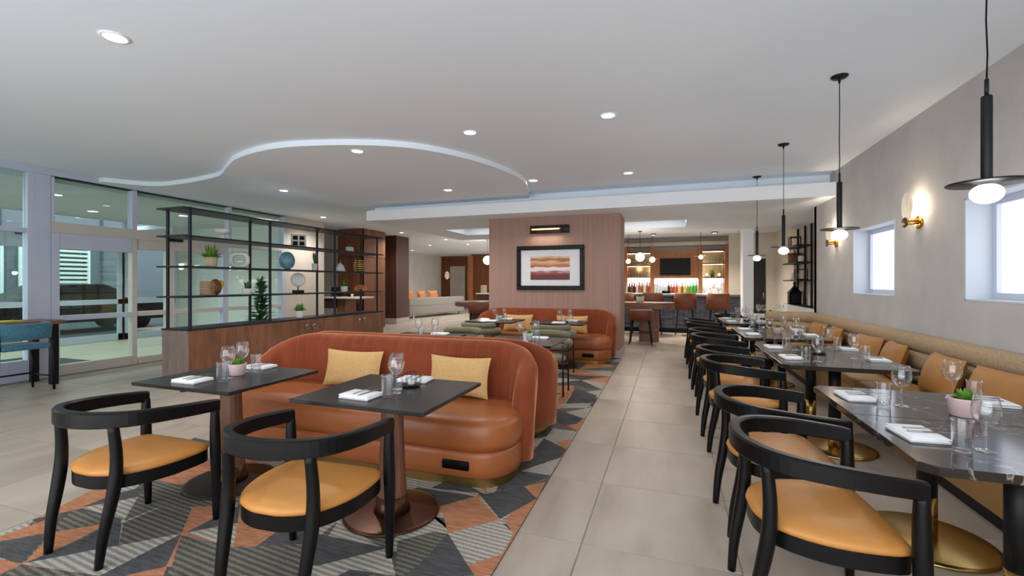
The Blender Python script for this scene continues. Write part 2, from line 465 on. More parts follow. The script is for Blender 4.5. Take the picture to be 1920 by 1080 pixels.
# ---- right wall with three window openings
WZ0, WZ1, WX, WT = 1.272, 2.142, 2.4, .27
M_reveal = mat('window_reveal_paint', (196,203,212), .7)
wins = [(6.237, 7.458), (3.73, 4.951), (1.22, 2.44)]
w = MB()
ys = [Y0] + [q for a in sorted(wins) for q in a] + [9.24]
w.box(WX, WX+WT, Y0, 9.24, 0, WZ0); w.box(WX, WX+WT, Y0, 9.24, WZ1, CEIL)
for i in range(0, len(ys), 2): w.box(WX, WX+WT, ys[i], ys[i+1], WZ0, WZ1)
struct('wall_right', w, M_plaster, 'textured grey plaster wall with deep small windows above the banquette', 'wall')
for k, (a, b) in enumerate(wins):
    wd = thing('window_%d' % (k+1), ['farther square frosted window set deep in the right wall', 'nearer square frosted window set deep in the right wall', 'frosted window beside the camera in the right wall'][k], 'window', (WX, (a+b)/2, WZ0), 0, None, 'structure')
    hw = (b-a)/2; hh = WZ1-WZ0
    lining = MB()
    lining.box(-.004, .2, -hw-.002, -hw+.012, 0, hh).box(-.004, .2, hw-.012, hw+.002, 0, hh).box(-.004, .2, -hw, hw, -.002, .012).box(-.004, .2, -hw, hw, hh-.012, hh+.002)
    obj('window_reveal', lining, M_reveal, wd)
    fr = MB(); t = .055
    fr.box(.172, .24, -hw+.0125, -hw+.012+t, .0125, hh-.0125).box(.172, .24, hw-.012-t, hw-.0125, .0125, hh-.0125).box(.172, .24, -hw+.012+t, hw-.012-t, .0125, .012+t).box(.172, .24, -hw+.012+t, hw-.012-t, hh-.012-t, hh-.0125)
    obj('window_frame', fr, M_alu, wd)
    obj('pane', MB().box(.205, .215, -hw+.05, hw-.05, .05, hh-.05), M_frost, wd)

struct('wall_light_block', MB().box(-9.05, -6.0, Y0-.12, Y0, 0, CEIL), M_plaster, 'unseen wall added behind the camera to hold back light on the left', 'wall')  # added out of view to narrow the open rear and darken the left
# ---- brown feature wall
struct('wall_center', MB().box(-3.544, -.875, 8.757, 9.6, .145, SOFFIT+.02), M_paper, 'free-standing brown wallcovered wall carrying the framed picture', 'wall')
struct('baseboard_center', MB().box(-3.555, -.862, 8.745, 9.612, 0, .145), M_baseb, 'pale grey baseboard around the brown feature wall', 'baseboard')

# ---- rear walls
struct('wall_back', MB().box(-6.2, 5.5, 16.35, 16.6, 0, 3.1), M_plaster_l, 'warm beige wall behind the bar', 'wall')
struct('wall_side', MB().box(3.0, 3.25, 9.24, 12.95, 0, 3.0).box(3.0, 3.25, 13.3, 16.4, 0, 3.0).box(3.0, 3.25, 12.95, 13.3, 2.15, 3.0).box(2.4, 3.25, 9.12, 9.24, 0, 3.14), M_plaster_l, 'beige side wall with a dark narrow doorway behind the black shelf', 'wall')
struct('door_2', MB().box(3.06, 3.12, 12.95, 13.3, 0, 2.15), M_dkdoor, 'narrow dark doorway in the side wall by the black shelf', 'door')
struct('trim_2', MB().box(1.70, 1.93, 12.3, 12.72, 0, SOFFIT+.02), M_white, 'white square column at the right end of the bar', 'column')
d1 = thing('door_1', 'tall black door to the right of the white column', 'door', (2.5, 15.4, 0), 0, None, 'structure')
obj('door_leaf', MB().box(-.26, .24, 0, .05, 0, 2.16), M_dkdoor, d1)
obj('door_handle', MB().rbox(.16, .19, -.05, -.02, .95, 1.15, .006), M_silver, d1)
obj('hinge', MB().box(.225, .245, -.012, 0, 1.7, 1.8), M_silver, d1)
struct('wall_corner', MB().box(1.75, 2.24, 15.42, 15.6, 0, 3.0).box(2.74, 3.02, 15.42, 15.6, 0, 3.0).box(2.24, 2.74, 15.42, 15.6, 2.16, 3.0), M_plaster_l, 'beige wall around the tall black door', 'wall')

# ---- left plaster walls, wood block, pillar, lobby
struct('wall_left', MB().box(-9.05, -8.85, Y0, .6, 0, CEIL).box(-9.05, -8.85, 8.62, 9.95, 0, DROP+.02).box(-9.7, -8.95, 9.75, 9.95, 0, DROP+.02), M_plaster_l, 'beige plaster wall beyond the glazed entrance, plus unseen light-blocking piece by the camera', 'wall')  # first box is unseen, added beside the camera to cut daylight
struct('wall_lobby', MB().box(-13.6, -13.4, 12, 28, 0, DROP+.02), M_plaster_l, 'long beige wall on the far side of the lobby', 'wall')
struct('wall_lobby', MB().box(-16, -9.66, 11.9, 12.0, 0, DROP+.02), M_plaster_l, 'shaded beige wall between the entrance and the wood cladding', 'wall')
blk = thing('wall_wood', 'wood-clad corner block behind the shelving unit', 'wall', (0,0,0), 0, None, 'structure')
core = obj('core', MB().box(-9.6, -8.71, 11.43, 12.5, 0, DROP), M_darkwood, blk)
for z0, z1 in ((.02, 1.05), (1.07, 2.2), (2.22, DROP-.01)):
    for a, b in ((-9.62, -9.16), (-9.15, -8.69)):
        obj('panel', MB().box(a, b, 11.405, 11.432, z0, z1), M_woodwall, blk)
    for a, b in ((11.405, 11.96), (11.97, 12.52)):
        obj('panel', MB().box(-8.712, -8.69, a, b, z0, z1), M_woodwall, blk)
struct('trim_3', MB().box(-9.75, -8.92, 13.5, 14.3, .2, DROP), M_darkwood, 'dark brown lobby pillar right of the wood cladding', 'column')
struct('baseboard_lobby', MB().box(-9.76, -8.91, 13.49, 14.31, 0, .2), M_baseb, 'stone plinth of the dark lobby pillar', 'baseboard')
bw = thing('wall_far', 'reddish brown wood wall at the far end of the lobby', 'wall', (0,0,0), 0, None, 'structure')
def far_panel(u0, u1, v0, v1, Y, m, name, th=.08):
    def px(u, v):
        x = (u-960)/FPX; y = -(v-HORIZON)/FPX; d = (_F[0]+x*_R[0], _F[1]+x*_R[1]); t = Y/d[1]
        return d[0]*t, CAMH+y*t
    a = px(u0, v1); b = px(u1, v0)
    return obj(name, MB().box(a[0], b[0], Y, Y+th, max(0, a[1]), b[1]), m, bw)
far_panel(822, 930, 470, 600, 25.2, M_woodwall, 'panel', .1)
far_panel(844, 871, 499, 600, 25.1, M_plaster_l, 'doorway_wall', .05)
far_panel(877, 884, 480, 600, 23.6, M_barwood, 'panel', .2)
far_panel(884, 930, 476, 600, 23.8, M_woodwall, 'panel', .2)
struct('wall_end', MB().box(-16, 5.5, 27.6, 27.8, 0, 3.1), M_woodwall, 'wood wall closing the far lobby', 'wall')
# ================================================================== glazed entrance on the left
GX = -8.85
def gl_bay(name, label, cat, y0, y1, bars, panes, m=M_alu):
    """bars: (y0,y1,z0,z1,depth,child name); panes: (y0,y1,z0,z1)"""
    t = thing(name, label, cat, (GX, y0, 0), 0, None, 'structure')
    for (a, b, z0, z1, d, nm, mm) in bars:
        hz = nm.split('_')[-1] in ('rail','transom','sill')
        obj(nm, MB().rbox(-d+(.006 if hz else 0), .022 if hz else .03, a-y0, b-y0, z0, z1, .004, 1, smooth=False), mm, t)
    for (a, b, z0, z1) in panes:
        obj('pane', MB().box(-.045, -.035, a-y0, b-y0, z0, z1), M_pane, t)
    return t
struct('trim_4', MB().box(GX-.14, GX+.05, Y0, 8.62, 3.045, 3.145), M_alu, 'long pale head beam above the glazed entrance', 'beam')
gl_bay('window_4', 'tall two-pane window left of the wide pale post', 'window', .6, 4.19,
       [(.6,4.0,0,.3,.1,'sill',M_alu), (.6,4.0,2.16,2.225,.1,'transom',M_alu), (3.92,4.0,0,3.05,.1,'mullion',M_alu), (2.2,2.28,0,3.05,.1,'mullion',M_alu), (4.0,4.185,0,3.05,.16,'post',M_alu)],
       [(.6,2.2,.3,2.16),(2.28,3.92,.3,2.16),(.6,2.2,2.225,3.04),(2.28,3.92,2.225,3.04)])
gl_bay('door_3', 'sliding glass entrance door with pale frame and mid rail', 'door', 4.19, 5.36,
       [(4.19,4.29,.0,2.19,.08,'stile',M_alu), (5.28,5.36,0,2.19,.08,'stile',M_alug), (4.29,5.28,1.95,2.19,.08,'top_rail',M_alu), (4.29,5.28,.84,.92,.08,'mid_rail',M_alu), (4.29,5.28,0,.16,.08,'bottom_rail',M_alug)],
       [(4.29,5.28,.92,1.95),(4.29,5.28,.16,.84)])
gl_bay('window_5', 'row of upper panes above the entrance doors', 'window', 4.19, 8.62,
       [(4.19,8.62,2.19,2.355,.12,'transom',M_alug), (5.28,5.36,2.355,3.05,.1,'mullion',M_alu), (7.1,7.18,2.355,3.05,.1,'mullion',M_alu), (8.55,8.62,2.355,3.05,.1,'mullion',M_alu), (4.19,4.23,2.355,3.05,.1,'mullion',M_alu), (4.19,8.62,3.03,3.05,.1,'head_gasket',M_blackmet)],
       [(4.23,5.28,2.355,3.04),(5.36,7.1,2.355,3.04),(7.18,8.55,2.355,3.04)])
gl_bay('door_4', 'second glass door panel half hidden behind the shelving unit', 'door', 5.4, 7.1,
       [(5.9,6.0,0,2.19,.14,'stile',M_alug), (6.98,7.1,0,2.19,.1,'stile',M_alu), (5.4,7.1,2.02,2.19,.12,'top_rail',M_alug), (5.4,7.0,.84,.92,.13,'mid_rail',M_alug), (5.4,7.1,0,.12,.12,'bottom_rail',M_alug)],
       [(5.4,5.9,.12,2.02),(6.0,6.98,.92,2.02),(6.0,6.98,.12,.84)])
gl_bay('window_6', 'full-height side pane beside the beige plaster wall', 'window', 7.1, 8.62,
       [(7.1,8.55,.84,.92,.1,'mid_rail',M_alug), (8.5,8.62,0,2.2,.12,'post',M_alu), (7.1,8.5,0,.14,.1,'sill',M_alug)],
       [(7.1,8.5,.92,2.19),(7.1,8.5,.14,.84)])
sen = tag(obj('door_sensor', MB().rbox(GX+.03, GX+.09, 5.85, 6.12, 2.2, 2.27, .01), M_blackmet), 'small black motion sensor above the second door panel', 'sensor')

# vestibule behind the doors
struct('floor_vestibule', MB().box(-13.2, -8.95, 3.2, 9.4, -.06, -.002), M_vest, 'pale greenish floor of the entrance vestibule', 'floor')
tag(obj('door_mat', MB().rbox(-11.6, -9.2, 4.3, 5.3, 0, .012, .004), M_blackmet), 'dark doormat on the vestibule floor behind the entrance door', 'mat')
struct('wall_vestibule', MB().box(-13.2, -9.0, 9.4, 9.5, 0, 3.1).box(-13.25, -13.1, 8.9, 9.4, 0, 3.1), M_vwall, 'pale green end wall of the vestibule', 'wall')
struct('ceiling', MB().box(-13.2, -9.0, 3.2, 9.4, 2.98, 3.08), M_vwall, 'ceiling of the entrance vestibule', 'ceiling')
VX = -13.1
od = thing('door_5', 'outer glass double door seen through the entrance door', 'door', (VX, 5.0, 0), 0, None, 'structure')
for a, b in ((0, .95), (1.08, 2.6)):
    obj('stile', MB().box(-.03, .03, a, a+.09, 0, 2.3), M_alu, od); obj('stile', MB().box(-.03, .03, b-.09, b, 0, 2.3), M_alu, od)
    obj('top_rail', MB().box(-.03, .03, a, b, 2.2, 2.42), M_alu, od); obj('mid_rail', MB().box(-.03, .03, a, b, .9, 1.02), M_alu, od); obj('bottom_rail', MB().box(-.03, .03, a, b, 0, .16), M_alu, od)
    obj('pane', MB().box(-.005, .005, a+.09, b-.09, .16, 2.2), M_pane, od)
obj('meeting_gasket', MB().box(-.02, .05, 2.6, 2.64, 0, 2.42), M_blackmet, od)
struct('window_7', MB().box(VX-.04, VX+.04, 7.64, 7.74, 0, 3).box(VX-.04, VX+.04, 8.82, 8.95, 0, 3).box(VX-.04, VX+.04, 7.6, 8.9, .9, 1.05).box(VX-.04, VX+.04, 7.6, 8.9, 2.3, 2.45).box(VX-.04, VX+.04, 3.2, 8.9, 2.42, 2.5).box(VX-.04, VX+.04, 7.6, 8.9, 0, .15), M_alu, 'pale outer frame beside the double door', 'window frame')
tag(obj('door_sensor', MB().rbox(VX+.03, VX+.12, 5.6, 6.3, 2.46, 2.56, .01), M_blackmet), 'black motion sensor above the outer double door', 'sensor')
# outdoors: drive, garage wall, louvred window, canopy, a car
struct('ground', MB().box(-30, -13.15, -8, 22, -.2, -.05), M_asph, 'dark asphalt drive outside the entrance', 'ground')
struct('pavement', MB().box(-13.15, -8.96, -8, 3.2, -.2, -.03), mat('pale_concrete', (140,142,146), .8), 'pale concrete pavement outside the left window', 'pavement')
gw = struct('wall_garage', MB().box(-22.2, -22, -8, 22, -.1, 5), M_ext, 'grey garage wall beyond the drive', 'wall')
for gy in range(-6, 22, 3):
    obj('wall_joint', MB().box(-22.0, -21.96, gy, gy+.08, 0, 5), M_asph, gw)
struct('ceiling_canopy', MB().box(-15.2, -13.2, -8, 22, 3.3, 3.5), M_ext, 'dark canopy above the drive', 'canopy')
M_louv = mat('white_louvre', (236,240,240), .6)
for nm, y0, y1 in (('window left of the outer door', 6.4, 9.1), ('window behind the car', 9.5, 11.6)):
    lv = thing('louvre_window', 'white slatted %s on the garage wall' % nm, 'louvre', (-21.95, y0, .1), 0, 'slatted windows of the garage')
    obj('frame', MB().box(0, .08, 0, .08, .9, 3.1).box(0, .08, y1-y0-.08, y1-y0, .9, 3.1).box(0, .08, 0, y1-y0, 3.0, 3.1), M_white, lv)
    for k in range(12):
        obj('slat', MB().box(.02, .1, .08, y1-y0-.08, .98+k*.17, 1.07+k*.17), M_louv, lv)
# parked car, side on
def make_car(label, loc, rz):
    t = thing('car', label, 'car', loc, rz)
    side = [(-2.2,.35),(-2.25,.7),(-2.0,.92),(-1.5,1.0),(-.75,1.42),(.5,1.45),(1.35,1.02),(2.1,.88),(2.25,.6),(2.2,.3)]
    rings = []
    for yy, sc in ((-.86,.9),(-.8,1.),(.8,1.),(.86,.9)):
        rings.append([(x, yy*(1 if z < 1.05 else .86), .3+(z-.3)*sc) for x, z in side])
    rings = [list(r) for r in zip(*[])] or rings
    obj('body', MB().loft(rings, 0, False), mat('dark_car_paint', (24,27,34), .25, spec=.3), t)
    obj('side_glass', MB().prism([(-1.25,-.0),(-.68,.36),(.45,.38),(1.1,.0)], 0, .01).xf((0,-.78,1.02), 0, PI/2), M_screen, t)
    for x in (-1.4, 1.4):
        obj('wheel', MB().lathe([(.12,-.1),(.32,-.1),(.34,-.06),(.34,.06),(.32,.1),(.12,.1)], (0,0), 20).xf((x,-.78,.32), 0, PI/2), M_blackmet, t)
        obj('wheel', MB().lathe([(.12,-.1),(.32,-.1),(.34,-.06),(.34,.06),(.32,.1),(.12,.1)], (0,0), 20).xf((x,.78,.32), 0, PI/2), M_blackmet, t)
    obj('tail_light', MB().rbox(-2.27,-2.1,-.8,-.4,.72,.9,.02), mat('red_lamp', (170,30,36), .3), t)
    obj('head_light', MB().rbox(2.1,2.26,-.8,-.45,.62,.76,.02), M_pot, t)
    return t
make_car('dark car parked on the drive behind the glass doors', (-17.2, 8.6, -.05), PI/2)

# ================================================================== lamps in the ceiling
def downlight_maker():
    ring = MB().lathe([(.068,.0),(.086,.0),(.088,-.006),(.07,-.009),(.066,-.004)], n=24, cap=False).mesh('trim_ring', M_white)
    lens = MB().lathe([(.001,-.004),(.068,-.004)], n=24, cap=False).mesh('lens', M_lamp)
    return ring, lens
_ring, _lens = downlight_maker()
def downlight(x, y, z, label, power=DOWNLIGHT_W, group='recessed downlights', sc=1.0):
    t = thing('downlight', label, 'downlight', (x, y, z), 0, group)
    a = obj('trim_ring', _ring, None, t); b = obj('lens', _lens, None, t)
    if sc != 1: a.scale = b.scale = (sc, sc, 1)
    if power:
        ld = bpy.data.lights.new('downlight_lamp', 'SPOT'); ld.energy = power; ld.spot_size = 2.5; ld.spot_blend = .8
        ld.shadow_soft_size = .07; ld.color = (1.0, .965, .92)
        lo = bpy.data.objects.new('downlight_lamp', ld); COL.objects.link(lo); lo.parent = t; lo.location = (0,0,-.03)
    return t
for u, v, z, lab in ((215,69,CEIL,'large near recessed ceiling light at the upper left'), (1140,216,CEIL,'recessed ceiling light right of the curved panel, nearest the aisle'), (881,248,CEIL,'recessed ceiling light just outside the top of the curved panel'),
        (670,283,DROP,'recessed ceiling light at the near rim of the lowered panel'), (532,357,DROP,'recessed ceiling light in the lowered panel above the shelving unit'), (840,356,DROP,'recessed ceiling light in the middle of the lowered panel'),
        (1000,338,CEIL,'recessed ceiling light just right of the curved edge'), (1178,324,CEIL,'recessed ceiling light close to the long white beam'), (606,407,DROP,'small recessed ceiling light before the beige plaster wall'),
        (753,436,DROP,'recessed ceiling light in front of the dark lobby pillar'), (836,449,DROP,'nearest of three recessed lights along the soffit edge'), (877,458,DROP,'second of three recessed lights along the soffit edge'),
        (806,460,DROP,'recessed ceiling light above the grey lobby sofa'), (773,469,DROP,'recessed ceiling light by the far beige lobby wall'), (869,484,DROP,'farthest recessed ceiling light before the lobby doorway')):
    x, y = on_floor(u, v, z)
    downlight(x, y, z-.001, lab, DOWNLIGHT_W*(3.6 if y > 9 else 3.4 if z < CEIL else 1.05 if y > 4.2 else 1.1))
for x, y, lab in ((-10.2,4.9,'ceiling light in the vestibule behind the entrance door'), (-11.8,6.3,'ceiling light in the vestibule near the outer door'), (-10.6,7.4,'ceiling light in the vestibule behind the shelving unit')):
    downlight(x, y, 2.979, lab, DOWNLIGHT_W*2.6, 'vestibule downlights', 1.3)
# ================================================================== carpet of angular patches
def make_carpet():
    right = lambda y: -.814 - (y-2.05)*.0055
    outline = [(right(-.6), -.6), (right(8.74), 8.74), (-4.55, 8.74), (-4.6, 5.2), (-4.45, 4.0), (-4.02, 2.74), (-3.65, 1.82), (-3.54, 1.457), (-3.2, .3), (-3.0, -.6)]
    def left(y):
        pts = sorted([(b, a) for a, b in outline[2:]])
        for (y0, x0), (y1, x1) in zip(pts, pts[1:]):
            if y0 <= y <= y1: return x0+(x1-x0)*(y-y0)/(y1-y0+1e-9)
        return pts[-1][1]
    rr = random.Random(21)
    H = .009
    mb = MB()
    ny = 21; nx = 8
    grid = []
    for j in range(ny+1):
        y = -.6 + 9.34*j/ny
        row = []
        for i in range(nx+1):
            l, r = left(y), right(y)
            x = l+(r-l)*i/nx
            jx = rr.uniform(-.17,.17) if 0 < i < nx else 0
            jy = rr.uniform(-.17,.17) if 0 < j < ny and 0 < i < nx else 0
            row.append((x+jx, y+jy, H))
        grid.append(row)
    prev = {}
    for j in range(ny):
        for i in range(nx):
            a, b, c, d = grid[j][i], grid[j][i+1], grid[j+1][i+1], grid[j+1][i]
            tris = ((a,b,c),(a,c,d)) if (i+j) % 2 else ((a,b,d),(b,c,d))
            last = prev.get((i-1,j)); low = prev.get((i,j-1))
            for k, t in enumerate(tris):
                opts = [q for q in (0,1,2,3,0,2) if q not in (last, low)]
                q = rr.choice(opts); last = q
                mb.add(t, [(0,1,2)], q)
            prev[(i,j)] = last
    # patches seen clearly in the foreground
    P4 = [(0, [(900,928),(983,912),(1007,935),(937,973)]), (1, [(895,932),(937,975),(840,1000),(827,950)]), (2, [(935,975),(963,1000),(940,1040),(877,1060),(840,1000)]),
        (1, [(943,973),(987,960),(963,1000)]), (1, [(983,912),(1022,904),(1006,935)]), (0, [(940,900),(977,883),(1032,892),(983,912),(930,920)]), (2, [(978,883),(1053,858),(1032,892)]),
        (0, [(960,890),(987,860),(1020,822),(1062,842),(1052,857),(980,882)]), (1, [(1042,828),(1073,823),(1060,842)]), (2, [(1023,820),(1037,803),(1078,808),(1070,823),(1045,828)]),
        (0, [(1040,790),(1043,766),(1094,785),(1080,795),(1060,798)]), (2, [(1045,765),(1110,755),(1100,765),(1060,765)]), (0, [(1060,757),(1080,728),(1120,742),(1105,755)]), (1, [(1045,760),(1050,735),(1078,728),(1058,757)]),
        (1, [(0,1006),(111,966),(100,997),(0,1015)]), (0, [(0,1015),(93,1000),(41,1055),(0,1046)]), (1, [(99,998),(211,979),(124,1023),(44,1057)]), (3, [(137,955),(210,970),(207,979),(124,993),(105,985)]),
        (2, [(153,953),(259,932),(233,974)]), (0, [(153,951),(220,925),(285,908),(259,932)]), (3, [(259,932),(283,899),(358,914),(327,940),(233,976)]), (3, [(231,981),(327,940),(360,953),(340,1000),(223,1023)]),  # last dark-striped patch carries a cast shadow in its tone
        (0, [(44,1057),(120,1025),(228,980),(222,1022)]), (2, [(41,1057),(222,1023),(340,1001),(187,1080)]), (0, [(187,1080),(340,1001),(311,1062),(240,1080)]), (3, [(340,1004),(438,1026),(322,1062)]),
        (2, [(348,1000),(446,981),(438,1026)]), (1, [(360,952),(451,944),(342,998)]), (0, [(454,945),(448,980),(350,998)]), (1, [(233,1080),(314,1062),(306,1080)]), (1, [(0,1048),(40,1057),(0,1078)]),
        (3, [(0,1080),(40,1059),(187,1080)]), (1, [(303,896),(392,880),(358,912),(283,899)]), (0, [(765,925),(782,914),(890,931),(827,949)]), (2, [(765,922),(778,912),(898,925),(893,931),(782,914)]),
        (3, [(745,1015),(812,997),(840,1001),(785,1060),(742,1080)]), (0, [(840,1001),(880,1065),(890,1080),(755,1080),(785,1060)]), (2, [(600,1060),(730,1030),(742,1080)]), (0, [(590,1000),(725,1028),(600,1060),(585,1061)]),
        (3, [(480,1025),(572,1020),(585,1061),(565,1080),(480,1080)]), (1, [(480,970),(542,978),(480,1018)]), (0, [(545,978),(600,985),(590,1000),(570,1020),(480,1025)]), (2, [(542,975),(650,935),(690,930),(640,980),(600,985)]),
        (1, [(877,1060),(940,1040),(922,1080),(890,1080)]), (3, [(322,1062),(438,1026),(480,1025),(480,1080),(310,1080)]), (1, [(451,944),(480,965),(480,1018),(438,1026)])]
    for k, (q, pts) in enumerate(P4):
        w = [on_floor(u, v, H) for u, v in pts]
        w = [(min(x, right(y)-.002), y) for x, y in w]
        area = sum(w[i-1][0]*w[i][1]-w[i][0]*w[i-1][1] for i in range(len(w)))
        if area < 0: w = w[::-1]
        mb.add([(x, y, H+.0004+k*.00002) for x, y in w], [tuple(range(len(w)))], q)
    n = len(outline)
    o2 = outline
    mb.add([(x,y,.0005) for x,y in o2]+[(x,y,H) for x,y in o2], [(i,(i+1)%n,(i+1)%n+n,i+n) for i in range(n)], 0)
    return tag(obj('carpet', mb, [M_c_char, M_c_rust, M_c_light, M_c_dark]), 'carpet of charcoal, rust and striped grey angular patches under the sofas', 'carpet')
make_carpet()
CZ = .0112   # carpet surface

# ================================================================== black barrel-back chair
def make_chair():
    t = thing('dining_chair', 'x', 'chair')
    # bent rail
    plan = catmull([(-.305,.265,0),(-.318,.12,0),(-.312,-.03,0),(-.26,-.18,0),(-.14,-.27,0),(0,-.295,0),(.14,-.27,0),(.26,-.18,0),(.312,-.03,0),(.318,.12,0),(.305,.265,0)], 5)
    k = len(plan); rings = []
    for i, p in enumerate(plan):
        a = plan[min(i+1,k-1)]-plan[max(i-1,0)]; a.normalize()
        nrm = Vector((a.y,-a.x,0))
        s = abs(2*i/(k-1)-1)
        zt = .765-.05*s**2; h = .082-.014*s
        th = .02+.004*(1-s)
        pr = [(-th,zt-h+.006),(-th+.006,zt-h),(th-.006,zt-h),(th,zt-h+.006),(th,zt-.008),(th-.008,zt),(-th+.008,zt),(-th,zt-.008)]
        rings.append([p+nrm*q+Vector((0,0,z)) for q, z in pr])
    obj('backrest', MB().loft(rings, 0, False), M_black, t)
    # legs
    for s in (-1,1):
        obj('leg', MB().tube(catmull([(s*.298,.262,0),(s*.302,.26,.2),(s*.303,.254,.42),(s*.302,.252,.55),(s*.303,.252,.67)],3), [.018,.0203,.0225,.0248,.027,.0288,.03,.0298,.029,.028,.0267,.0246,.022], 10), M_black, t)
        obj('leg', MB().tube(catmull([(s*.203,-.278,0),(s*.212,-.262,.16),(s*.221,-.232,.32),(s*.224,-.215,.44),(s*.222,-.213,.56),(s*.216,-.225,.7)],3), [.018,.02,.022,.024,.0258,.0272,.0285,.0292,.0295,.029,.028,.027,.0262,.0252,.024,.023], 10), M_black, t)
    # apron and seat
    out = [(p.x,p.y) for p in catmull([(0,.262,0),(.19,.258,0),(.272,.235,0),(.292,.1,0),(.272,-.05,0),(.2,-.18,0),(.09,-.238,0),(0,-.246,0),(-.09,-.238,0),(-.2,-.18,0),(-.272,-.05,0),(-.292,.1,0),(-.272,.235,0),(-.19,.258,0)], 3, True)][::-1]
    out = out[::-1] if sum(out[i-1][0]*out[i][1]-out[i][0]*out[i-1][1] for i in range(len(out))) < 0 else out
    ap = MB().prism(scale_poly(out, .006), .355, .422, 0, True)
    obj('apron', ap, M_black, t)
    rings = []
    for d, z in ((.008,.418),(.0,.432),(.004,.446),(.02,.458),(.06,.469),(.13,.475),(.2,.477)):
        rings.append([(x*(1-d/.29), .01+(y-.01)*(1-d/.26), z) for x, y in out])
    obj('seat', MB().loft(rings), M_tan, t)
    return t
chair0 = make_chair()
CHG = 'black barrel-back dining chairs'
chair0.location = (-2.86, 1.72, CZ); chair0['label'] = 'black armchair with tan seat at the leftmost dark table'; chair0['group'] = CHG
dup(chair0, (-1.645, 1.72, CZ), .06, 'black armchair with tan seat at the dark table in front of the sofa', CHG)
ORD = ['nearest','second','third','fourth','fifth','sixth','seventh','eighth']
for k, cy in enumerate((2.29, 3.03, 4.37, 5.09, 6.33, 7.05, 8.32, 9.04)):
    dup(chair0, (.58, cy, 0), -PI/2 + (.1 if k % 2 else .06), 'black tan-seated chair beside the marble tables, %s from the camera' % ORD[k], CHG)

# ================================================================== pedestal tables in front of the sofas
def make_ped(knobs=False):
    t = thing('pedestal_table', 'x', 'table')
    obj('tabletop', MB().rbox(-.435,.435,-.375,.375,.727,.75,.003,1,smooth=False), M_stone, t)
    obj('top_plate', MB().rbox(-.22,.22,-.2,.2,.712,.7268,.004,1), M_blackmet, t)
    n = 16
    obj('column', MB().lathe([(.066,.712),(.068,.6),(.078,.3),(.09,.115)][::-1], n=n, smooth=False), M_walnut, t)
    obj('foot_cone', MB().lathe([(.112,.012),(.1,.05),(.092,.115)], n=24), M_bronze, t)
    obj('base_plate', MB().lathe([(.285,0),(.29,.004),(.288,.012),(.27,.015)], n=48), M_bronze, t)
    return t
ped0 = make_ped()
PG = 'dark pedestal tables at the sofas'
ped0.location = (-1.615, 2.40, CZ); ped0['label'] = 'dark pedestal table with bronze base in front of the nearest sofa'; ped0['group'] = PG
T1c = (-1.615, 2.40); T0c = (-2.95, 2.395)
ped1 = dup(ped0, (*T0c, CZ), 0, 'dark pedestal table at the left end of the nearest sofa', PG)
for c in ped1.children:
    if c.name.startswith('base_plate'): c.data = c.data.copy(); c.data.materials[0] = M_bronze_d
for q, (kx, ky) in enumerate(((-.3,-.12),(-.1,-.26))):
    obj('leveller_knob', MB().lathe([(.022,.688),(.024,.692),(.008,.7),(.008,.727)], (kx,ky), 12), M_blackmet, ped1)
T2c, T3c, T4c, T5c = (-2.92, 4.98), (-1.6, 4.98), (-2.93, 7.55), (-1.74, 7.55)
for c, lab in ((T2c,'dark pedestal table behind the nearest sofa, on the left'), (T3c,'dark pedestal table with pink planter behind the nearest sofa, near the aisle'), (T4c,'dark pedestal table at the left end of the far sofa'), (T5c,'dark pedestal table at the right end of the far sofa')):
    dup(ped0, (*c, CZ), 0, lab, PG)

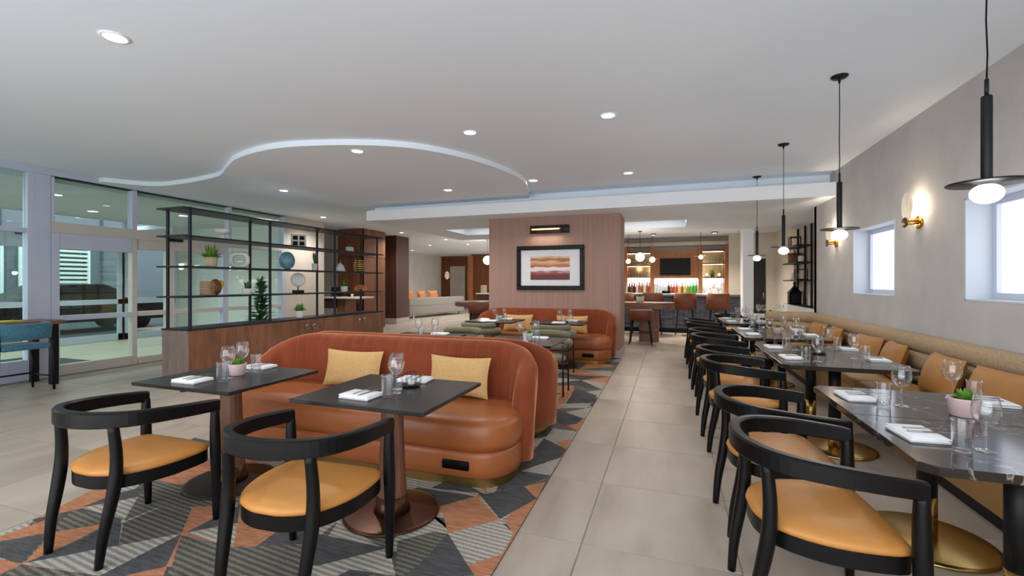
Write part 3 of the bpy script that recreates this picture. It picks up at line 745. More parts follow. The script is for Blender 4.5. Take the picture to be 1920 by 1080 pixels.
# ================================================================== channelled sofa (front towards -Y, origin at front centre)
def make_sofa(label, loc, rz, outlet=True, group='rust channelled sofas'):
    t = thing('channel_sofa', label, 'sofa', loc, rz, group)
    HW = 1.30
    pl = rrect(-HW+.03, HW-.03, .035, .78, (.24,.24,.34,.34), 8)
    obj('plinth', MB().prism(pl, 0, .06, 0, True), M_brass, t)
    def slab(poly, zs):
        return MB().loft([[(x,y,z) for x,y in scale_poly(poly, d)] for d, z in zs])
    base = rrect(-HW, HW, 0.005, .77, (.27,.27,.37,.37), 8)
    obj('seat_base', slab(base, ((.02,.06),(.004,.075),(0,.12),(0,.21),(.006,.24),(.03,.252))), M_leather, t)
    seat = rrect(-HW-.008, HW+.008, -.012, .76, (.28,.28,.37,.37), 8)
    obj('seat', slab(seat, ((.03,.25),(.006,.258),(-.004,.30),(-.006,.36),(.0,.41),(.014,.445),(.045,.463),(.11,.474),(.2,.477))), M_leather, t)
    # channelled back
    pts = []
    L = 1.29; yb = .77; r = .36; y0 = .37
    for i in range(7): pts.append((L, y0+(yb-r-y0)*i/6))
    for i in range(1, 17):
        a = .5*PI*i/16; pts.append((L-r+r*math.cos(a), yb-r+r*math.sin(a)))
    N = 84
    for i in range(1, N+1): pts.append((L-r-(2*(L-r))*i/N, yb))
    for i in range(1, 17):
        a = .5*PI+.5*PI*i/16; pts.append((-(L-r)+r*math.cos(a), yb-r+r*math.sin(a)))
    for i in range(1, 7): pts.append((-L, yb-r-(yb-r-y0)*i/6))
    S = [0]
    for a, b in zip(pts, pts[1:]): S.append(S[-1]+math.dist(a, b))
    tot = S[-1]; pitch = tot/24
    rings = []
    for i, (x, y) in enumerate(pts):
        a = Vector(pts[min(i+1,len(pts)-1)]); b = Vector(pts[max(i-1,0)])
        tg = (a-b).normalized(); nr = Vector((tg.y, -tg.x))      # outward
        s = min(S[i], tot-S[i])
        e = min(1, s/.62); top = .64+.275*(1-(1-e)**2.2)
        th = .075*min(1, math.sqrt(min(1, (s+.004)/.06)))+.004
        ch = abs(math.sin(PI*S[i]/pitch))**.55
        bul = .015*(ch-.35)*min(1, s/.1)
        prof = []
        zb = .075
        q = [(1.0, zb+.01), (1.0, .3), (1.02, top-.16), (.95, top-.06), (.62, top-.012), (.1, top), (-.45, top-.012), (-.82, top-.05), (-1.0, top-.13), (-1.08, .5), (-1.1, zb+.01), (0, zb)]
        ring = []
        for f, z in q:
            lean = (.02 if abs(x) > L-.02 else .05)*(z-.3)/.6
            n_ = f*th + lean - (bul if f < -.4 else bul*.45*(1-f)/1.4 if f < .7 else 0)
            ring.append((x+nr.x*n_, y+nr.y*n_, z))
        rings.append(ring)
    obj('backrest', MB().loft(rings), M_velvet, t)
    # seams between the channels on the inside of the back
    sm = MB()
    for k in range(1, 24):
        s = k*pitch
        i = min(range(len(S)), key=lambda q: abs(S[q]-s))
        ring = rings[i]
        sm.tube([Vector(ring[j])+Vector((0,0,0)) for j in (9,8,7,6)], .0035, 5)
    obj('seam_piping', sm, mat('seam_thread', (150,74,42), .8) if 'seam_thread' not in MATS else MATS['seam_thread'], t)
    if outlet:
        p = obj('power_outlet', MB().rbox(.84,1.04,-.012,.008,.125,.185,.004), M_screen, t)
        obj('socket', MB().box(.90,.905,-.0135,-.012,.145,.165).box(.925,.93,-.0135,-.012,.145,.165), M_silver, p)
    return t
SX = -2.335
make_sofa('rust velvet and leather sofa facing the camera, nearest of three', (SX, 2.83, CZ), 0)
make_sofa('rust sofa turned away, back to back with the nearest sofa', (SX-.04, 4.66, CZ), PI, False)
make_sofa('rust velvet and leather sofa against the brown feature wall', (SX+.06, 7.87, CZ), 0)

def make_pillow(w, h, d, m, label, loc, rz, tilt, name='cushion', cat='cushion', group=None, pinch=.12):
    n = 12; mb = MB()
    for sgn in (1,-1):
        vs = []; fs = []
        for j in range(n+1):
            for i in range(n+1):
                a = -1+2*i/n; b = -1+2*j/n
                k = (max(0, 1-abs(a)**2.4)*max(0, 1-abs(b)**2.4))**.42
                px = a*(1-pinch*(1-b*b)*abs(a)**3*.55); pz = b*(1-pinch*(1-a*a)*abs(b)**3*.8)
                vs.append((px*w/2, -sgn*k*d/2, pz*h/2+h/2))
        for j in range(n):
            for i in range(n):
                q = (j*(n+1)+i, j*(n+1)+i+1, (j+1)*(n+1)+i+1, (j+1)*(n+1)+i)
                fs.append(q if sgn > 0 else q[::-1])
        mb.add(vs, fs, 0, True)
    mb.xf((0,0,0), 0, tilt)
    o = tag(obj(name, mb, m, None, loc, rz), label, cat, group)
    return o
CG = 'sand cushions on the rust sofas'
make_pillow(.60,.33,.13,M_cushion,'sand cushion on the left of the nearest sofa',(-2.70,3.36,.491),.02,-.22,group=CG)
make_pillow(.56,.33,.13,M_cushion,'sand cushion on the right of the nearest sofa',(-1.645,3.36,.491),-.04,-.2,group=CG)
make_pillow(.60,.33,.13,M_cushion,'sand cushion on the left of the far sofa',(-2.78,8.33,.491),.0,-.18,group=CG)
make_pillow(.60,.33,.13,M_cushion,'sand cushion on the right of the far sofa',(-1.72,8.33,.491),.0,-.18,group=CG)

# ================================================================== sage chairs with two stacked rolls
def make_sage():
    t = thing('sage_chair', 'x', 'chair')
    def arc(z, r, a0, a1, n=18): return [(r*math.cos(a), .05+r*math.sin(a), z) for a in [a0+(a1-a0)*i/n for i in range(n+1)]]
    a0, a1 = PI*1.03, PI*1.97
    obj('back_roll', MB().tube(arc(.735,.30,PI*1.12,PI*1.88), [.02]+[.045]*17+[.02], 10), M_sage, t)
    obj('back_roll', MB().tube(arc(.645,.315,PI*.98,PI*2.02), [.025]+[.05]*17+[.025], 10), M_sage, t)
    obj('seat', MB().lathe([(.001,.40),(.2,.40),(.255,.415),(.265,.44),(.25,.465),(.2,.478),(.001,.48)], n=24), M_sage, t)
    for x, y in ((-.27,.2),(.27,.2),(-.26,-.14),(.26,-.14)):
        obj('leg', MB().tube([(x*1.03,y*1.05,0),(x,y,.64)], .011, 6), M_blackmet, t)
    for s in (-1,1):
        obj('stretcher', MB().tube([(s*.27,.2,.38),(s*.262,-.14,.38)], .009, 6), M_blackmet, t)
    obj('stretcher', MB().tube([(-.265,-.13,.385),(.265,-.13,.385)], .009, 6), M_blackmet, t)
    return t
sage0 = make_sage(); SG = 'sage green roll-back chairs'
sage0.location = (-1.70, 6.85, CZ); sage0['label'] = 'sage green roll-back chair at the right table of the far sofa'; sage0['group'] = SG
dup(sage0, (-2.92, 6.85, CZ), 0, 'sage green roll-back chair at the left table of the far sofa', SG)
dup(sage0, (-1.52, 5.72, CZ), PI, 'sage green chair facing the camera behind the table with the pink planter', SG)
dup(sage0, (-2.75, 5.72, CZ), PI, 'sage green chair facing the camera behind the left table', SG)

# ================================================================== banquette along the right wall
def make_banquette():
    t = thing('banquette', 'long tan banquette with woven roll back along the right wall', 'bench', (0,0,0))
    ya, yb = -.6, 9.0
    obj('plinth', MB().box(1.80,2.38,ya,yb,0,.1), M_blackmet, t)
    k = 0; y = ya
    while y < yb-.05:
        y2 = min(y+.74, yb)
        obj('front_panel', MB().rbox(1.752,1.80,y+.003,y2-.003,.1,.37,.01,2), M_bseat, t)
        y = y2
    y = ya
    while y < yb-.05:
        y2 = min(y+1.48, yb)
        obj('seat', MB().rbox(1.745,2.2,y+.003,y2-.003,.365,.47,.03,3), M_bseat, t)
        y = y2
    rx, rz = .075, .08
    def roll(z, r, x, nm):
        pts = [(x, ya, z), (x, 5.0, z), (x, 8.86, z)]
        obj(nm, MB().tube([(x,ya,z)]+[(x, ya+(yb-.16-ya)*i/12, z) for i in range(1,13)]+[(x-.04,9.0,z),(x-.15,9.09,z)]+[(x-.15-(x-.15-1.63)*i/4, 9.1, z) for i in range(1,5)], r, 14, flat=(.8,1)), M_bback, t)
    roll(.835,.09,2.322,'back_roll'); roll(.665,.088,2.312,'back_roll'); roll(.52,.07,2.3,'back_roll')
    obj('back_board', MB().box(2.30,2.398,ya,9.1,.1,.86), M_bback, t)
    obj('return_board', MB().box(1.62,2.398,9.1,9.2,.0,.88), M_bback, t)
    return t
make_banquette()
MG = 'mustard cushions along the banquette'
for k, (y, w, rz, lab) in enumerate(((4.0,.56,.15,'mustard banquette cushion nearest the camera, behind the wine glasses'), (4.74,.56,-.08,'second mustard banquette cushion from the camera'), (5.62,.52,-.12,'third mustard banquette cushion, leaning beside the gap'), (6.26,.52,.12,'fourth mustard banquette cushion from the camera'), (7.35,.52,-.1,'fifth mustard banquette cushion, near the corner'), (8.1,.52,.08,'mustard cushion in the far corner of the banquette'))):
    make_pillow(w,.36,.16,M_mustard,lab,(2.085,y,.475),-PI/2+rz,-.3,group=MG,pinch=.06)

# ================================================================== marble tables along the banquette
def make_mtable(w=.93, far=False):
    t = thing('marble_table', 'x', 'table')
    a, b = -.46, -.46+w
    c0, c1 = (.004, .045) if far else (.045, .004)     # clipped corners only at the outer end of a joined pair
    out = [(a+c0,-.348),(b-c0,-.348),(b,-.348+c0),(b,.348-c1),(b-c1,.348),(a+c1,.348),(a,.348-c1),(a,-.348+c0)]
    obj('tabletop', MB().loft([[(x,y,z) for x,y in scale_poly(out,d)] for d,z in ((.002,.715),(0,.718),(0,.747),(.002,.75))], 0, False), M_marble, t)
    obj('top_plate', MB().rbox(-.2,.2,-.2,.2,.702,.7148,.004,1), M_blackmet, t)
    obj('pole', MB().lathe([(.045,.25),(.045,.702)], n=20), M_blackmet, t)
    obj('pole_sleeve', MB().lathe([(.046,.02),(.046,.25)], n=20), M_brass, t)
    obj('base_plate', MB().lathe([(.295,0),(.30,.004),(.298,.014),(.28,.02)], n=40), M_brass, t)
    return t
mts = {}
MTY = [2.42, 3.12, 4.60, 5.30, 6.55, 7.25, 8.68, 9.38]
TG_ = 'black marble tables along the banquette'
TLAB = ['nearest black marble table along the banquette','second black marble table, joined to the nearest one','third black marble table from the camera','fourth black marble table from the camera','fifth black marble table with the small pink planter','sixth black marble table from the camera','seventh black marble table near the banquette corner','farthest black marble table beside the banquette end']
for k, y in enumerate(MTY):
    key = (k % 2, k >= 6)
    if key not in mts:
        mts[key] = make_mtable(.72 if k >= 6 else .93, bool(k % 2))
        src = mts[key]; src.location = (1.345, y, 0); src['label'] = TLAB[k]; src['group'] = TG_
    else: dup(mts[key], (1.345, y, 0), 0, TLAB[k], TG_)
# ================================================================== tableware
TZ = .7503
wine_bowl = MB().lathe([(.0045,.098),(.02,.106),(.036,.122),(.044,.145),(.046,.165),(.042,.195),(.036,.222),(.0352,.222),(.041,.195),(.0448,.165),(.0428,.146),(.035,.124),(.019,.109),(.001,.106)], n=20, cap=False).mesh('bowl', M_glass)
wine_stem = MB().lathe([(.034,.0),(.035,.0015),(.03,.004),(.008,.008),(.0045,.016),(.0036,.05),(.0042,.09),(.006,.1)], n=16).mesh('stem', M_glass)
tumb_me = MB().lathe([(.001,.0),(.029,.0),(.0305,.003),(.035,.12),(.0362,.128),(.0346,.128),(.0334,.12),(.0292,.014),(.001,.012)], n=20, cap=False).mesh('tumbler', M_glass)
def napkin_mesh():
    mb = MB()
    for k, (dx, dy, z) in enumerate(((0,0,0),(.006,-.004,.007),(-.004,.004,.014))):
        rings = []
        for y, hz in ((-.072,.4),(-.068,1),(.0,1.12),(.066,1),(.07,.35)):
            rings.append([(-.1+dx,y+dy,z),(.1+dx,y+dy,z),(.104+dx,y+dy,z+.003*hz),(.1+dx,y+dy,z+.0065*hz),(.03+dx,y+dy,z+.0074*hz),(-.04+dx,y+dy,z+.0068*hz),(-.1+dx,y+dy,z+.0065*hz),(-.104+dx,y+dy,z+.003*hz)])
        mb.loft(rings, 0, True)
    return mb.mesh('napkin', M_napkin)
nap_me = napkin_mesh()
def fork_mesh():
    mb = MB().tube([(0,-.1,.002),(0,-.04,.003),(0,.03,.006),(0,.05,.005)], [.004,.0035,.0025,.003], 6, flat=(1.3,.5))
    mb.add([(-.004,.05,.004),(.004,.05,.004),(.011,.062,.003),(-.011,.062,.003),(-.004,.05,.006),(.004,.05,.006),(.011,.062,.005),(-.011,.062,.005)], [(0,3,2,1),(4,5,6,7),(0,1,5,4),(1,2,6,5),(2,3,7,6),(3,0,4,7)])
    for x in (-.0095,-.0032,.0032,.0095): mb.box(x-.0015,x+.0015,.062,.1,.003,.0045)
    return mb.mesh('fork', M_silver)
def knife_mesh():
    return MB().tube([(0,-.11,.003),(0,-.05,.004),(0,.0,.004)], [.0045,.005,.004], 6, flat=(1.2,.6)).box(-.006,.006,0,.1,.003,.0045).mesh('knife', M_silver)
fork_me, knife_me = fork_mesh(), knife_mesh()
def wine(x, y, label, z=TZ, rz=0):
    t = thing('wine_glass', label, 'wine glass', (x, y, z), rz, 'wine glasses on the tables')
    obj('bowl', wine_bowl, None, t); obj('stem', wine_stem, None, t); return t
def tumbler(x, y, label, z=TZ):
    return tag(obj('water_tumbler', tumb_me, None, None, (x, y, z)), label, 'tumbler', 'water tumblers on the tables')
def napkin(x, y, rz, label, z=TZ):
    return tag(obj('folded_napkin', nap_me, None, None, (x, y, z), rz), label, 'napkin', 'folded napkins on the tables')
def cutlery(x, y, rz, lab, z=TZ+.0225):
    c, s = math.cos(rz), math.sin(rz)
    f = lambda a, b: (x+a*c-b*s, y+a*s+b*c, z)
    tag(obj('fork', fork_me, None, None, f(-.03,.05), rz), 'steel fork on the napkin of %s' % lab, 'fork', 'forks')
    tag(obj('knife', knife_me, None, None, f(.025,.05), rz), 'steel knife on the napkin of %s' % lab, 'knife', 'knives')
def leaf_mb(n, rad, hgt, lw, up=.5, seed=1, base=0., curl=.25, mb=None, c=(0,0)):
    rr = random.Random(seed); mb = mb or MB()
    for k in range(n):
        a = rr.uniform(0, 2*PI); q = rr.random()
        L = rad*(.55+.45*rr.random()); hz = hgt*(up+(1-up)*q)*(.8+.3*rr.random())
        d = Vector((math.cos(a), math.sin(a), 0)); sd = Vector((-d.y, d.x, 0))
        r0 = rr.random()*rad*.25
        sp = [Vector((c[0],c[1],base)) + d*(r0 + L*t*(1-q*.65)) + Vector((0,0,hz*(t-curl*t*t*(1-q)*1.8))) for t in (0,.35,.7,1)]
        ws = [lw*.5, lw, lw*.75, .001]
        vs = []
        for p, w_ in zip(sp, ws): vs += [p-sd*w_, p+Vector((0,0,-w_*.35)), p+sd*w_]
        fs = []
        for j in range(3):
            o = j*3; fs += [(o,o+1,o+4,o+3),(o+1,o+2,o+5,o+4)]
        mb.add(vs, fs, 0, True)
    return mb
pot_bowl = MB().lathe([(.001,0),(.044,0),(.05,.004),(.058,.078),(.059,.082),(.053,.082),(.05,.07),(.001,.068)], n=24, cap=False)
pot_me = pot_bowl.mesh('pot', M_pink); pot_me_w = pot_bowl.mesh('pot', M_pot)
succ_me = leaf_mb(110, .062, .06, .0075, .35, 3, .066).mesh('succulent_leaves', M_leaf)
def planter(x, y, label, m=pot_me, z=TZ, sc=1.):
    t = thing('potted_succulent', label, 'potted plant', (x, y, z), 0, 'table planters')
    a = obj('pot', m, None, t); b = obj('succulent_leaves', succ_me, None, t)
    a.scale = b.scale = (sc,)*3
    return t
dish_me = MB().lathe([(.001,.0),(.05,.0),(.062,.012),(.06,.014),(.05,.006),(.001,.005)], n=24, cap=False).mesh('dish', M_blackmet)
cup_me = MB().lathe([(.001,.006),(.026,.006),(.033,.03),(.034,.052),(.0325,.052),(.031,.03),(.025,.009),(.001,.009)], n=20, cap=False).mesh('glass_cup', M_glass)
candle_me = MB().lathe([(.001,.0095),(.02,.0095),(.02,.028),(.001,.029)], n=14, cap=False).mesh('candle', M_wax)
def wire_mesh():
    mb = MB(); rr = random.Random(5)
    for k in range(6):
        a = k*PI/6; pts = []
        for i in range(17):
            q = 2*PI*i/16
            pts.append((.066*math.cos(q)*math.cos(a), .066*math.cos(q)*math.sin(a), .048+.045*math.sin(q)))
        mb.tube(pts, .0012, 4, cap=False)
    return mb.mesh('wire_cage', M_blackmet)
wire_me = wire_mesh()
def tealight(x, y, label, z=TZ):
    t = thing('tealight_holder', label, 'candle holder', (x, y, z), 0, 'tealight holders on the tables')
    obj('dish', dish_me, None, t); obj('glass_cup', cup_me, None, t); obj('candle', candle_me, None, t); obj('wire_cage', wire_me, None, t)
    return t
SZ = TZ+CZ
# --- sofa tables
A = 'the table before the nearest sofa'
napkin(-1.69, 2.20, -.05, 'white folded napkin on the chair side of '+A, SZ); cutlery(-1.68, 2.2, -.12, 'the chair side of '+A, SZ+.0225)
napkin(-1.62, 2.68, .1, 'white folded napkin on the sofa side of '+A, SZ); cutlery(-1.62, 2.64, .1, 'the sofa side of '+A, SZ+.0225)
tumbler(-1.545, 2.245, 'clear tumbler on the chair side of '+A, SZ); wine(-1.553, 2.345, 'nearer wine glass on '+A, SZ); wine(-1.60, 2.43, 'farther wine glass on '+A, SZ)
tealight(-1.56, 2.53, 'tealight in a wire cage on '+A, SZ)
A = 'the leftmost dark table'
napkin(-3.02, 2.17, 0.03, 'white folded napkin on the chair side of '+A, SZ); cutlery(-3.01, 2.17, -.1, 'the chair side of '+A, SZ+.0225)
napkin(-3.01, 2.69, .06, 'white folded napkin on the sofa side of '+A, SZ); cutlery(-3.01, 2.66, .1, 'the sofa side of '+A, SZ+.0225)
tumbler(-2.84, 2.24, 'clear tumbler in front on '+A, SZ); wine(-2.885, 2.32, 'wine glass left of the planter on '+A, SZ); wine(-3.0, 2.53, 'wine glass behind the planter on '+A, SZ)
tumbler(-2.91, 2.565, 'clear tumbler behind the planter on '+A, SZ); planter(-2.93, 2.43, 'blush pot of green succulents on '+A, pot_me, SZ)
for (c, nm, pl) in ((T2c,'the left table behind the nearest sofa',0), (T3c,'the aisle-side table behind the nearest sofa',1), (T4c,'the left table at the far sofa',1), (T5c,'the right table at the far sofa',2)):
    x, y = c
    napkin(x+.02, y-.24, 0, 'white folded napkin on the near side of '+nm, SZ); napkin(x+.14, y+.22, .1, 'white folded napkin on the far side of '+nm, SZ)
    wine(x+.0, y-.08, 'nearer wine glass on '+nm, SZ); wine(x+.13, y+.1, 'farther wine glass on '+nm, SZ)
    tumbler(x+.08, y-.15, 'nearer tumbler on '+nm, SZ); tumbler(x+.17, y+.02, 'farther tumbler on '+nm, SZ)
    if pl == 1: planter(x+.06, y+.02, 'white pot of succulents on '+nm, pot_me_w, SZ)
    if pl == 2: tealight(x+.06, y+.02, 'tealight in a wire cage on '+nm, SZ)
# --- marble tables
planter(1.405, 2.91, 'blush pot of succulents between the two nearest marble tables', pot_me, TZ, 1.12)
planter(1.36, 6.85, 'blush pot of succulents between the fifth and sixth marble tables')
tealight(1.34, 5.02, 'tealight in a wire cage between the third and fourth marble tables'); tealight(1.3, 9.0, 'tealight in a wire cage between the two farthest marble tables')
for k, y in enumerate(MTY):
    nm = '%s marble table' % (ORD[k] if k < 7 else 'farthest')
    ex = .2 if k >= 6 else 0
    napkin(1.025, y+.04, -PI/2+.08, 'white folded napkin on the chair side of the '+nm); 
    napkin(1.70-ex, y+.14, PI/2-.05, 'white folded napkin on the banquette side of the '+nm)
    if k < 4:
        cutlery(1.04, y+.05, -PI/2+.1, 'the chair side of the '+nm); cutlery(1.68, y+.14, PI/2-.05, 'the banquette side of the '+nm)
    tumbler(1.10, y-.13, 'clear tumbler on the chair side of the '+nm); wine(1.195, y-.09, 'wine glass on the chair side of the '+nm)
    wine(1.55-ex, y+.2, 'wine glass on the banquette side of the '+nm); tumbler(1.60-ex, y+.10, 'clear tumbler on the banquette side of the '+nm)

# ================================================================== pendants over the marble tables
def make_pendant():
    t = thing('pendant_lamp', 'x', 'pendant lamp')
    z = CEIL
    obj('canopy', MB().lathe([(.001,z),(.062,z),(.064,z-.008),(.05,z-.02),(.012,z-.024),(.007,z-.06),(.001,z-.06)], n=24, cap=False), M_blackmet, t)
    obj('cord', MB().tube([(0,0,z-.05),(.003,0,2.85),(-.002,0,2.6),(.003,0,2.45),(0,0,2.33)], .0035, 6), M_screen, t)
    obj('stem', MB().lathe([(.008,2.26),(.008,2.335)], n=10), M_blackmet, t)
    obj('rod', MB().lathe([(.019,1.885),(.02,1.89),(.02,2.255),(.017,2.26)], n=18), M_blackmet, t)
    obj('plate', MB().lathe([(.001,1.872),(.138,1.872),(.14,1.869),(.138,1.866),(.001,1.866)], n=40, cap=False), M_blackmet, t)
    obj('collar', MB().lathe([(.022,1.85),(.022,1.888)], n=16), M_blackmet, t)
    obj('globe', MB().sphere((0,0,1.822), .058, .058, .045, 20, 12), M_globe, t)
    return t
pd0 = make_pendant()
for k, y in enumerate((2.62, 4.45, 6.40, 8.2)):
    lab = 'black rod pendant with flat disc and white globe, %s from the camera' % ORD[k]
    if k == 0: pd0.location = (1.345, y, 0); pd0['label'] = lab; pd0['group'] = 'rod pendants above the marble tables'; r = pd0
    else: r = dup(pd0, (1.335, y, 0), .7*k, lab, 'rod pendants above the marble tables')
    ld = bpy.data.lights.new('globe_lamp', 'POINT'); ld.energy = 5; ld.shadow_soft_size = .06; ld.color = (1,.95,.9)
    lo = bpy.data.objects.new('globe_lamp', ld); COL.objects.link(lo); lo.parent = r; lo.location = (0,0,1.74)

# ================================================================== wall sconces
M_alab = noise_mat('alabaster', (226,214,196), (190,168,140), (9,9,5), .4, detail=3)
nodes(M_alab)[2].inputs['Emission Color'].default_value = lin((255,236,206)); nodes(M_alab)[2].inputs['Emission Strength'].default_value = .25
def make_sconce():
    t = thing('wall_sconce', 'x', 'wall lamp')     # origin on the wall face, facing -X
    M_gold = mat('gold_brass', (214,160,70), .25, metal=1.)
    obj('wall_plate', MB().lathe([(.001,0),(.068,0),(.07,.006),(.066,.014),(.001,.014)], n=28, cap=False).xf((0,0,0),0,0,-PI/2), M_gold, t)
    obj('arm', MB().tube([(-.01,0,.02),(-.12,0,.02)], .016, 10).tube([(-.01,0,-.01),(-.12,0,-.02)], .01, 8), M_gold, t)
    obj('end_disc', MB().lathe([(.001,0),(.05,0),(.052,.006),(.05,.012),(.001,.012)], n=24, cap=False).xf((-.118,0,0),0,0,-PI/2), M_brassd, t)
    rings = []
    for x in (-.008,.008):
        rings.append([(x-.105, .105*math.cos(2*PI*i/28), .165+.145*math.sin(2*PI*i/28)) for i in range(28)])
    rr = [[(x, y*.93, .165+(z-.165)*.95) for x,y,z in rings[0]]] + [[(x+.003,y,z) for x,y,z in rings[0]], [(x-.003,y,z) for x,y,z in rings[1]]] + [[(x, y*.93, .165+(z-.165)*.95) for x,y,z in rings[1]]]
    obj('alabaster_disc', MB().loft(rr), M_alab, t)
    obj('bulb', MB().sphere((-.05,0,.085), .022, .022, .03, 12, 8), M_globew, t)
    return t
sc0 = make_sconce()
for k, y in enumerate((5.70, 8.12)):
    lab = ['nearer brass wall sconce with alabaster disc between the two windows', 'farther brass wall sconce with alabaster disc past the windows'][k]
    if k == 0: sc0.location = (2.398, y, 2.04); sc0['label'] = lab; sc0['group'] = 'brass wall sconces'; r = sc0
    else: r = dup(sc0, (2.398, y, 2.03), 0, lab, 'brass wall sconces')
    ld = bpy.data.lights.new('sconce_lamp', 'POINT'); ld.energy = 5; ld.shadow_soft_size = .03; ld.color = (1,.84,.64)
    lo = bpy.data.objects.new('sconce_lamp', ld); COL.objects.link(lo); lo.parent = r; lo.location = (-.055,0,.14)

# ================================================================== framed picture and picture light
def make_picture():
    t = thing('framed_picture', 'black framed abstract landscape of rust and white bands on the feature wall', 'picture', (-2.238, 8.757, 1.287))
    w, h = 1.372, .88; f = .085
    for nm, a in (('frame_rail',(-w/2,w/2,0,f)),('frame_rail',(-w/2,w/2,h-f,h)),('frame_stile',(-w/2,-w/2+f,f,h-f)),('frame_stile',(w/2-f,w/2,f,h-f))):
        obj(nm, MB().rbox(a[0],a[1],-.05,-.001,a[2],a[3],.008,1,smooth=False), M_black, t)
    obj('mat_board', MB().box(-w/2+f-.005,w/2-f+.005,-.02,-.002,f-.005,h-f+.005), M_napkin, t)
    m = mat('art_print', (150,90,60), .5); n, l, b = nodes(m)
    tc = n.new('ShaderNodeTexCoord'); sp = n.new('ShaderNodeSeparateXYZ'); l.new(tc.outputs['Generated'], sp.inputs[0])
    mp = n.new('ShaderNodeMapping'); mp.inputs['Scale'].default_value = (2.2,1,7); l.new(tc.outputs['Generated'], mp.inputs[0])
    nz = n.new('ShaderNodeTexNoise'); nz.inputs['Scale'].default_value = 1.3; nz.inputs['Detail'].default_value = 6; l.new(mp.outputs[0], nz.inputs[0])
    ma = n.new('ShaderNodeMath'); ma.operation = 'MULTIPLY_ADD'; ma.inputs[1].default_value = .34; l.new(nz.outputs[0], ma.inputs[0]); l.new(sp.outputs['Z'], ma.inputs[2])
    sb = n.new('ShaderNodeMath'); sb.operation = 'SUBTRACT'; sb.inputs[1].default_value = .17; l.new(ma.outputs[0], sb.inputs[0])
    r = ramp(m, [(.0,(92,44,46)),(.22,(118,54,58)),(.33,(168,96,84)),(.4,(236,220,226)),(.5,(240,228,232)),(.56,(150,82,62)),(.66,(206,140,92)),(.74,(226,178,136)),(.82,(140,84,60)),(.92,(196,140,104)),(1.,(214,190,170))])
    l.new(sb.outputs[0], r.inputs[0]); l.new(r.outputs[0], b.inputs['Base Color'])
    obj('art_print', MB().box(-.40,.40,-.024,-.0205,.20,.67), m, t)
make_picture()
pl = thing('picture_light', 'brass and black picture light above the framed picture', 'picture light', (-2.25, 8.757, 2.47))
obj('wall_bar', MB().rbox(-.40,.40,-.03,-.001,-.06,.10,.006), M_bronze_d, pl)
obj('lamp_tube', MB().tube([(-.37,-.06,.02),(.25,-.06,.02)], .035, 12), M_brass, pl)
obj('diffuser', MB().box(-.34,.22,-.098,-.09,.005,.03), mat('warm_tube_glow', (255,226,160), .4, emit=1.6), pl)
obj('end_cap', MB().rbox(.25,.40,-.085,-.03,-.05,.09,.006), M_blackmet, pl)
ld = bpy.data.lights.new('picture_lamp','AREA'); ld.shape='RECTANGLE'; ld.size=.6; ld.size_y=.05; ld.energy=3; ld.color=(1,.86,.66)
lo = bpy.data.objects.new('picture_lamp', ld); COL.objects.link(lo); lo.parent = pl; lo.location=(-.05,-.12,-.04); lo.rotation_euler=(-.45,0,0)
# ================================================================== open shelving on a walnut cabinet
CXF, CXB, CYA, CYB, CTOP = -6.37, -6.88, 4.5, 9.1, .77
cab = thing('cabinet', 'long low walnut cabinet under the black open shelving', 'cabinet', ((CXF+CXB)/2, CYA, 0))
hw = (CXF-CXB)/2
obj('body', MB().box(-hw+.01,hw-.022,.02,CYB-CYA-.01,.05,.75), M_walnut_h, cab)
obj('end_panel', MB().box(-hw,hw,-.0,.02,.0,.75), wood_mat('greyed_walnut', (118,100,96), (134,114,108), (146,126,120), (14,14,1.2)), cab)
obj('end_panel', MB().box(-hw,hw,CYB-CYA-.02,CYB-CYA,.0,.75), M_walnut_h, cab)
obj('plinth', MB().box(-hw+.03,hw-.05,.03,CYB-CYA-.03,0,.05), M_blackmet, cab)
nd = 6; dl = (CYB-CYA-.04)/nd
for k in range(nd):
    a = .02+k*dl
    d = obj('door', MB().rbox(hw-.022,hw,a+.002,a+dl-.002,.055,.745,.003,1,smooth=False), M_walnut_h, cab)
    hy = a+dl-.09 if k % 2 == 0 else a+.09
    if k > 1: obj('handle', MB().rbox(hw,hw+.02,hy-.03,hy+.03,.56,.66,.006,2), M_silver, d)
obj('worktop', MB().rbox(-hw-.01,hw+.01,-.01,CYB-CYA+.01,.75,.77,.003,1,smooth=False), M_bluemet, cab)
rack = thing('shelving_unit', 'black metal open shelving standing on the walnut cabinet', 'shelf', ((CXF+CXB)/2, CYA, CTOP))
POSTS = [.06, 1.42, 3.0, 4.4]
for y in POSTS:
    for x in (-hw+.03, hw-.03):
        obj('post', MB().rbox(x-.017,x+.017,y-.017,y+.017,0,1.73,.003,1,smooth=False), M_bluemet, rack)
SHZ = [1.234, 1.666, 2.099, 2.49]
for z in SHZ:
    obj('shelf_board', MB().rbox(-hw-.03,hw+.005,-.06,CYB-CYA-.0,z-CTOP-.022,z-CTOP,.004,1,smooth=False), M_bluemet, rack)
def item(name, y, z, label, cat, parts, x=-6.6, rz=0, group='ornaments on the open shelving', pm=None):
    if len(parts) == 1:
        return tag(obj(name, parts[0][1], parts[0][2], None, (x,y,z+.0005), rz), label, cat, group)
    t = thing(name, label, cat, (x,y,z+.0005), rz, group)
    for nm, mb, m in parts: obj(nm, mb, m, t)
    return t
